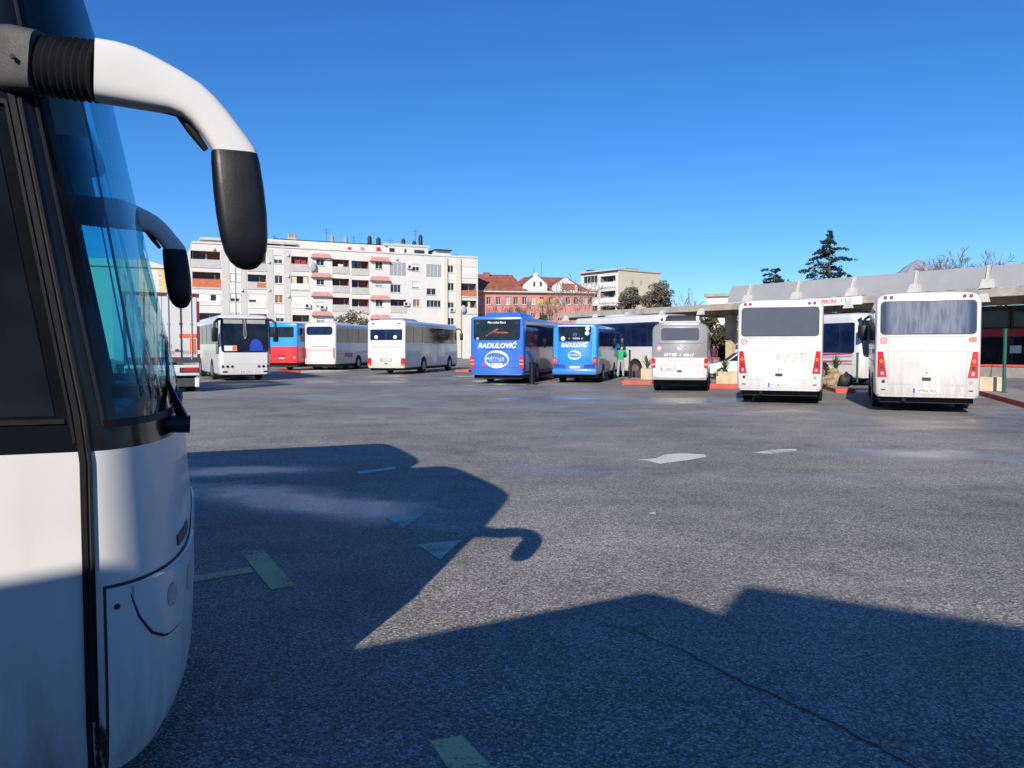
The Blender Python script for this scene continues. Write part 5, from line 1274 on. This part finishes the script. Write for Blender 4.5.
# ------------------------------------------------------------------ planters, posts, plants on the islands
def planter(name, label, m4, x, y, sx, sy, h, group='planters on the bay islands', ang=0):
    o = thing(name, label, 'planter', (m4 @ Vector((x, y, .152))), m4.to_euler().z + R(ang), group)
    mb = MB(); t = .08
    mb.box(-sx / 2, sx / 2, -sy / 2, -sy / 2 + t, 0, h); mb.box(-sx / 2, sx / 2, sy / 2 - t, sy / 2, 0, h)
    mb.box(-sx / 2, -sx / 2 + t, -sy / 2 + t, sy / 2 - t, 0, h); mb.box(sx / 2 - t, sx / 2, -sy / 2 + t, sy / 2 - t, 0, h)
    mb.build('box_wall', M['concrete_beige'], o)
    mb = MB(); mb.box(-sx / 2 + t, sx / 2 - t, -sy / 2 + t, sy / 2 - t, .02, h - .06); mb.build('soil', M['bark'], o)
    return o
def spiky(label, loc, n, hgt, spread, seed, cat='plant', name='yucca_plant'):
    rd = random.Random(seed); o = thing(name, label, cat, loc, 0)
    mb = MB()
    for i in range(n):
        a = rd.uniform(0, math.tau); L = hgt * rd.uniform(.6, 1.0); sp = spread * rd.uniform(.2, 1); w_ = .035 * rd.uniform(.8, 1.4); zb = rd.uniform(0, hgt * .3)
        pr = None; d = Vector((math.cos(a), math.sin(a), 0)); s_ = Vector((-d.y, d.x, 0)); pts = []
        for k in range(5):
            q = k / 4; c = d * (sp * q) + Vector((0, 0, zb + L * (q - .35 * q * q * (sp / spread)))); ww = w_ * (1 - q) ** .7 + .002
            pts += [c - s_ * ww, c + s_ * ww]
        mb.add(pts, [(2 * k, 2 * k + 1, 2 * k + 3, 2 * k + 2) for k in range(4)])
    mb.build('foliage', M['leaf_green'], o, recalc=False)
    mb = MB(); mb.tube([(0, 0, 0), (.02, 0, hgt * .35)], .05, 7); mb.build('stem', M['bark'], o)
    return o
planter('planter', 'beige concrete planter between the midibus and the grey van', I3, .35, 1.3, 1.3, .8, .50)
spiky('short leafy plant in the planter beside the white midibus', I3 @ Vector((.05, 1.3, .6)), 26, .62, .40, 3)
spiky('dry brown leaved plant hanging over the planter edge', I3 @ Vector((-.25, 1.0, .3)), 18, .5, .35, 8)
planter('planter', 'beige concrete planter at the left side of the grey van', I4, .75, 2.3, 1.2, .8, .52)
spiky('taller green plant in the planter left of the grey van', I4 @ Vector((.45, 2.3, .62)), 26, .72, .42, 4)
planter('planter', 'low beige planter by the tall green post at the far bay', I1, -.42, 12.3, .85, .6, .48)
mb = MB(); o = thing('bare_seedling', 'leafless seedling in the low planter by the green post', 'plant', I1 @ Vector((-.40, 12.3, .56)), 0)
for dx, dz in ((.08, .5), (-.1, .38), (.02, .62)): mb.tube([(0, 0, 0), (dx * .4, 0, dz * .6), (dx, .03, dz)], [.012, .009, .004], 5)
mb.build('stem', M['twig'], o)
spiky('yucca growing from the pile of tan rocks', I2 @ Vector((.05, 2.6, .75)), 30, .62, .38, 6)
rk = thing('rock_pile', 'pile of tan rocks on the island with a yucca on top', 'rocks', I2 @ Vector((0, 2.5, .15)), 0)
rd = random.Random(2)
for x, y, z, s_ in ((-.18, 0, .2, .26), (.05, -.1, .28, .30), (-.02, .1, .48, .24), (-.3, .1, .16, .2), (.2, .05, .3, .2), (-.1, -.2, .12, .2)):
    mb = MB(); mb.ball((x, y, z), s_, 8, 5, (1, .9, 1.0)); mb.v = [tuple(Vector(p) + Vector((rd.uniform(-.05, .05), rd.uniform(-.05, .05), rd.uniform(-.04, .04)))) for p in mb.v]; mb.build('rock', M['rock'], rk)
bgs = thing('sack', 'black sack slumped beside the tan rocks', 'sack', I2 @ Vector((.32, 1.9, .15)), .4)
mb = MB(); mb.ball((0, 0, .24), .30, 14, 8, (1.1, .8, .85)); rd = random.Random(4)
mb.v = [tuple(Vector(p) * (1 + rd.uniform(-.07, .07))) for p in mb.v]; mb.tube([(0, 0, .44), (.03, .02, .56)], [.10, .05], 8); mb.build('cloth', M['bag'], bgs, smooth=50)
def post(label, loc, h, r_=.05, m='green_paint'):
    o = thing('post', label, 'post', loc, 0, 'posts beside the bays')
    mb = MB(); mb.tube([(0, 0, 0), (0, 0, h)], r_, 12); mb.build('shaft', M[m], o, smooth=40)
    mb = MB(); mb.tube([(0, 0, h), (0, 0, h + .03), (0, 0, h + .05)], [r_ * 1.3, r_ * 1.3, r_ * .5], 12); mb.build('cap', M[m], o, smooth=40)
    mb = MB(); mb.tube([(0, 0, 0), (0, 0, .02)], r_ * 2, 12); mb.build('base_plate', M['metal_dark'], o)
    return o
g = ground(1003.5, 397); post('tall green post at the right hand end beyond the curtained midibus', (g.x, g.y, .15), 2.1, .055)
g = ground(704.5, 385); post('green post close to the right side of the grey van', (g.x, g.y, 0), 1.25)
g = ground(857, 386); post('thin dark green post behind the rock pile', (g.x, g.y, .15), 1.25, .04)
g = ground(629.5, 381); post('slim black post beside the person in green', (g.x, g.y, .15), 1.35, .05, 'metal_dark')
g = ground(532, 384.5); post('stout black bollard at the flank of the ultramarine coach', (g.x, g.y, 0), .95, .13, 'mirror_black')
g = ground(634, 379.5); cr = thing('crate', 'dark plum coloured crate on the island behind the person in green', 'crate', (g.x + .15, g.y, .15), R(-10))
mb = MB(); mb.box(-.27, .27, -.2, .2, 0, .03)
for x0, x1, y0, y1 in ((-.27, .27, -.2, -.17), (-.27, .27, .17, .2), (-.27, -.24, -.17, .17), (.24, .27, -.17, .17)):
    for z in (.05, .14, .23): mb.box(x0, x1, y0, y1, z, z + .07)
mb.build('slat', mat('plum_plastic', (.06, .02, .04), .5), cr)

# ------------------------------------------------------------------ people
def person(label, loc, rz, shirt, legs_c, hair, lean=.0, arm='down', hgt=1.72):
    o = thing('person', label, 'person', loc, rz)
    S = hgt / 1.72
    # joints: x right, y forward
    lx = lean
    J = {'pel': (0, 0, .95), 'chest': (0, .04 + lx * .5, 1.28), 'neck': (0, .06 + lx, 1.46), 'head0': (0, .09 + lx * 1.15, 1.52), 'head1': (0, .11 + lx * 1.2, 1.64)}
    edges = [('pel', 'chest'), ('chest', 'neck'), ('neck', 'head0'), ('head0', 'head1')]
    rad = {'pel': (.15, .11), 'chest': (.175, .12), 'neck': (.058, .058), 'head0': (.078, .088), 'head1': (.085, .10)}
    for s_, n_ in ((1, 'r'), (-1, 'l')):
        st = .10 * s_
        J['hip' + n_] = (.09 * s_, 0, .90); J['knee' + n_] = (.11 * s_, .04 + .06 * s_, .49); J['ank' + n_] = (.12 * s_, -.02 + .10 * s_, .09); J['toe' + n_] = (.14 * s_, .14 + .10 * s_, .035)
        J['sh' + n_] = (.185 * s_, .05 + lx * .9, 1.40)
        if arm == 'down': J['el' + n_] = (.25 * s_, .03 + lx, 1.13); J['wr' + n_] = (.24 * s_, .14 + lx, .89)
        else: J['el' + n_] = (.26 * s_, .12 + lx, 1.14); J['wr' + n_] = (.13 * s_, .34 + lx, 1.08)
        edges += [('pel', 'hip' + n_), ('hip' + n_, 'knee' + n_), ('knee' + n_, 'ank' + n_), ('ank' + n_, 'toe' + n_), ('chest', 'sh' + n_), ('sh' + n_, 'el' + n_), ('el' + n_, 'wr' + n_)]
        rad.update({'hip' + n_: (.10, .10), 'knee' + n_: (.065, .068), 'ank' + n_: (.045, .05), 'toe' + n_: (.045, .035), 'sh' + n_: (.072, .07), 'el' + n_: (.05, .05), 'wr' + n_: (.034, .03)})
    names = list(J); idx = {k: i for i, k in enumerate(names)}
    me = bpy.data.meshes.new('person_skeleton'); me.from_pydata([Vector(J[k]) * S for k in names], [(idx[a], idx[b_]) for a, b_ in edges], [])
    t = bpy.data.objects.new('person_skeleton', me); COL.objects.link(t)
    md = t.modifiers.new('skin', 'SKIN'); md.use_smooth_shade = True
    for i, k in enumerate(names):
        me.skin_vertices[0].data[i].radius = (rad[k][0] * S, rad[k][1] * S); me.skin_vertices[0].data[i].use_root = (k == 'pel')
    sb_ = t.modifiers.new('sub', 'SUBSURF'); sb_.levels = 2; sb_.render_levels = 2
    dg = bpy.context.evaluated_depsgraph_get(); bm_ = bpy.data.meshes.new_from_object(t.evaluated_get(dg)); bpy.data.objects.remove(t)
    mb = MB(); mb.v = [tuple(v_.co) for v_ in bm_.vertices]; mb.f = [list(p_.vertices) for p_ in bm_.polygons]; mb.mi = []
    wr = [Vector(J['wr' + n_]) * S for n_ in 'rl']
    for p_ in bm_.polygons:
        c = p_.center; z = c.z / S
        near_w = min((c - w_).length for w_ in wr)
        mb.mi.append(0 if z > 1.455 or near_w < .05 else (1 if z > .93 or (abs(c.x) > .19 * S and z > .8) else (2 if z > .085 else 3)))
    # hands: palm, four fingers and a thumb; face: nose, ears, eyes
    for s_, n_ in ((1, 'r'), (-1, 'l')):
        w_ = Vector(J['wr' + n_]); e_ = Vector(J['el' + n_]); d = (w_ - e_).normalized(); sx = Vector((0, 1, 0)) if arm == 'down' else Vector((s_, 0, 0)); sx = (sx - d * sx.dot(d)).normalized()
        nn = d.cross(sx)
        mb.cur = 0
        mb.tube([w_ * S, (w_ + d * .04) * S, (w_ + d * .09) * S], [(.030, .022), (.042, .018), (.040, .014)], 8, up=sx)
        for k, L in enumerate((.065, .078, .072, .055)):
            q = w_ + d * .085 + sx * (.030 - .02 * k)
            mb.tube([q * S, (q + d * L * .5 + nn * .008) * S, (q + d * L * .85 + nn * .03) * S], [.009, .0085, .006], 6)
        q = w_ + d * .03 + sx * .035; mb.tube([q * S, (q + d * .03 + sx * .03) * S, (q + d * .065 + sx * .034) * S], [.011, .010, .007], 6)
    hc = Vector(J['head1'])
    mb.ball((hc + Vector((0, .10, -.035))) * S, .016, 6, 4, (.8, 1.2, 1.3))
    for s_ in (1, -1):
        mb.ball((hc + Vector((.083 * s_, 0, -.03))) * S, .026, 6, 4, (.4, .8, 1.2))
        mb.cur = 4; mb.ball((hc + Vector((.032 * s_, .088, .0))) * S, .011, 6, 4); mb.cur = 0
    mb.cur = 5; mb.ball((hc + Vector((0, .088, -.075))) * S, .018, 6, 4, (1.3, .5, .35)); mb.cur = 0
    mb.build('body', [M['person_skin'], shirt, legs_c, M['black_plastic'], M['gap'], M['recess_red']], o, smooth=60, recalc=False)
    h = MB(); h.ball((hc + Vector((0, -.018, .035))) * S, .108 * S, 14, 8, (.92, 1.0, .88)); h.build('hair', hair, o, smooth=60)
    return o
g = ground(620.5, 380.5)
person('person in a green jacket and pale trousers standing on the red kerb', (g.x, g.y, .15), R(-25), mat('green_jacket_cloth', (.03, .36, .14), .85, var=.2, scale=8), mat('pale_grey_trousers', (.36, .37, .40), .9), M['bag'], .10, 'fwd', 1.66)
gp = at(714, 348, 60)
person('distant person in a dark plum coat beside the beige clad column', (gp.x, gp.y, 0.14), R(160), mat('plum_coat_cloth', (.10, .02, .07), .9), M['metal_dark'], M['bag'], 0, 'down', 1.75)

# ------------------------------------------------------------------ trees
def leaf_cloud(mb, centre, rad_, n, size, rd, squash=1.0, droop=0.):
    for i in range(n):
        while True:
            p = Vector((rd.uniform(-1, 1), rd.uniform(-1, 1), rd.uniform(-1, 1)))
            if .25 < p.length < 1: break
        c = Vector(centre) + Vector((p.x * rad_, p.y * rad_, p.z * rad_ * squash))
        a = Vector((rd.gauss(0, 1), rd.gauss(0, 1), rd.gauss(0, .8))).normalized(); b_ = a.cross(Vector((rd.gauss(0, 1), rd.gauss(0, 1), rd.gauss(0, 1)))).normalized()
        s_ = size * rd.uniform(.6, 1.3)
        mb.add([c - a * s_, c + b_ * s_ * .45, c + a * s_, c - b_ * s_ * .45], [(0, 1, 2, 3)])
def limb(mb, p, d, L, r_, depth, rd, tips, spread=.55, segs=3):
    pts = [p]; dd = d.normalized()
    for k in range(segs):
        dd = (dd + Vector((rd.gauss(0, .12), rd.gauss(0, .12), rd.gauss(.03, .08)))).normalized(); pts.append(pts[-1] + dd * L / segs)
    mb.tube(pts, [max(.02, r_ * (1 - .45 * k / segs)) for k in range(segs + 1)], 4 if r_ < .06 else 7, caps=False)
    if depth == 0: tips.append(pts[-1]); return
    for k in range(rd.choice((2, 3, 3))):
        a = rd.uniform(0, math.tau); side = dd.orthogonal().normalized(); side.rotate(Matrix.Rotation(a, 3, dd))
        at_ = pts[-1] if k < 2 else pts[-2]
        limb(mb, at_, dd + side * rd.uniform(spread * .6, spread * 1.3), L * rd.uniform(.62, .82), r_ * .55, depth - 1, rd, tips, spread)
def bare_tree(label, px, Y, top_py, seed, r0=.16, depth=5, group='leafless trees', bud=0):
    rd = random.Random(seed); g = at(px, 348, Y); H = at(px, top_py, Y).z
    o = thing('bare_tree', label, 'tree', (g.x, g.y, 0), 0, group); mb = MB(); tips = []
    mb.tube([(0, 0, 0), (.05, 0, H * .15), (0, .05, H * .30)], [r0 * 1.25, r0, r0 * .85], 9); mb.build('trunk', M['bark'], o, smooth=60)
    mb = MB()
    for k in range(4):
        a = math.tau * k / 4 + rd.uniform(-.4, .4); limb(mb, Vector((0, .05, H * (.27 + .02 * k))), Vector((math.cos(a) * .5, math.sin(a) * .5, 1)), H * .22, r0 * .6, depth - 1, rd, tips)
    mz = max(v_[2] for v_ in mb.v); k = (H * .98 - H * .25) / (mz - H * .25)
    mb.v = [(x, y, H * .25 + (z - H * .25) * k) for x, y, z in mb.v]
    mb.build('crown', M['twig'], o, recalc=False)
    return o
def leafy_tree(label, px, Y, top_py, wid, leaf_m, seed, squash=1.0, n=42, size=.19, group=None, name='leafy_tree'):
    rd = random.Random(seed); g = at(px, 348, Y); H = at(px, top_py, Y).z
    o = thing(name, label, 'tree', (g.x, g.y, 0), 0, group); R_ = wid / 2; hz = H - R_ * squash * 1.02
    mb = MB(); mb.tube([(0, 0, 0), (.05, .03, hz * .5), (0, 0, hz)], [.2, .15, .09], 8); tips = []
    for k in range(6):
        a = math.tau * k / 6; mb.tube([(0, 0, hz * (.65 + .05 * k)), (math.cos(a) * R_ * .4, math.sin(a) * R_ * .4, hz + R_ * .1), (math.cos(a) * R_ * .75, math.sin(a) * R_ * .75, hz + R_ * squash * .35)], [.07, .05, .02], 6)
    mb.build('trunk', M['bark'], o, smooth=60)
    mb = MB()
    for i in range(n):
        a = rd.uniform(0, math.tau); q = math.sqrt(rd.random()) ; zz = rd.uniform(-1, 1)
        rr_ = R_ * .80 * q * math.sqrt(max(0, 1 - zz * zz * .8))
        leaf_cloud(mb, (math.cos(a) * rr_, math.sin(a) * rr_, hz + zz * R_ * squash * .78), R_ * rd.uniform(.20, .38), 75, size, rd)
    mz = max(v_[2] for v_ in mb.v); mb.v = [(x, y, hz + (z - hz) * (H - hz) / (mz - hz)) for x, y, z in mb.v]
    mb.build('crown', M[leaf_m], o, recalc=False)
    return o
def cedar(label, px, Y, top_py, seed, wid, z_start=.25, tiers=16, flat=False):
    rd = random.Random(seed); g = at(px, 348, Y); H = at(px, top_py, Y).z
    o = thing('cedar_tree', label, 'tree', (g.x, g.y, 0), 0, 'dark cedars behind the canopy')
    mb = MB(); mb.tube([(0, 0, 0), (.1, 0, H * .4), (-.05, 0, H * .75), (.1, 0, H * .985)], [.32, .24, .13, .02], 8)
    lf = MB()
    for t in range(tiers):
        q = t / (tiers - 1); z = H * (z_start + (.985 - z_start) * q)
        L0 = wid / 2 * ((1 - q) ** .8 * .95 + .06) if not flat else wid / 2 * (.9 - .5 * q)
        for k in range(rd.choice((4, 5, 6))):
            a = rd.uniform(0, math.tau); L = L0 * rd.uniform(.28, 1.08); d = Vector((math.cos(a), math.sin(a), 0))
            p0 = Vector((0, 0, z + rd.uniform(-.35, .35))); p1 = p0 + d * L * .5 + Vector((0, 0, .05 * L)); p2 = p0 + d * L + Vector((0, 0, -.06 * L + rd.uniform(-.25, .45)))
            mb.tube([p0, p1, p2], [.05, .035, .012], 5, caps=False)
            m_ = int(6 + L * 7)
            for i in range(m_):
                s_ = rd.uniform(.18, 1.05); c = (p0 * (1 - s_) + p2 * s_) + Vector((0, 0, .10 * L * math.sin(s_ * 3.1)))
                sd_ = Vector((-d.y, d.x, 0)) * rd.gauss(0, .16 * L * (1.15 - s_) + .06)
                leaf_cloud(lf, c + sd_, .20, 3, .19, rd, .8)
    mb.build('trunk', M['bark'], o, smooth=60); lf.build('crown', M['leaf_cedar'], o, recalc=False)
    return o
cedar('tall pointed dark cedar rising behind the canopy panels', 828, 95, 233, 6, 14.0, .30, 20)
cedar('low flat topped dark cedar left of the pointed one', 773, 95, 271, 8, 9.0, .80, 4, True)
bare_tree('leafless tree above the canopy, the one nearer the hill', 962, 80, 244, 11, .22, 6)
bare_tree('leafless tree above the canopy at the far right', 990, 80, 246, 12, .22, 6)
bare_tree('thin leafless tree beside the dusty olive trees', 690, 92, 287, 13, .12, 4)
for i, (px, tp, wh) in enumerate(((503, 300, 'first'), (522, 297, 'second'), (551, 296, 'third'), (577, 270, 'tallest'))):
    bare_tree(('small leafless tree over the roof of the ultramarine coach', 'thin leafless tree between the two blue buses', 'leafless tree above the azure minibus before the pink house', 'tallest leafless tree before the pink house, reaching its roof')[i], px, 108, tp, 30 + i, .10, 5)
leafy_tree('dusty grey green tree before the beige gable, the left of two', 629.5, 92, 286, 3.6, 'leaf_grey', 41, 1.1, group='dusty trees before the beige gable')
leafy_tree('dusty grey green tree before the beige gable, the taller of two', 658.5, 92, 279.5, 3.9, 'leaf_grey', 42, 1.15, group='dusty trees before the beige gable')
leafy_tree('rounded dusty tree showing over the white coach roofs', 353, 92, 309.5, 5.6, 'leaf_grey', 43, .8, 30)
leafy_tree('dark olive shrub over the gap between the blue buses', 545, 70, 313, 2.4, 'leaf_olive', 44, 1.2, 16)
for i, (px, tp, wd) in enumerate(((700, 316, 4.6), (716, 313, 4.0), (733, 315, 4.4))):
    leafy_tree(('olive green bush under the canopy just right of the grey van', 'olive green bush under the canopy behind the beige clad column', 'olive green bush under the canopy just left of the midibus')[i], px, 78, tp, wd, 'leaf_olive', 50 + i, 1.25, 22, .2, 'olive bushes under the canopy', 'olive_bush')
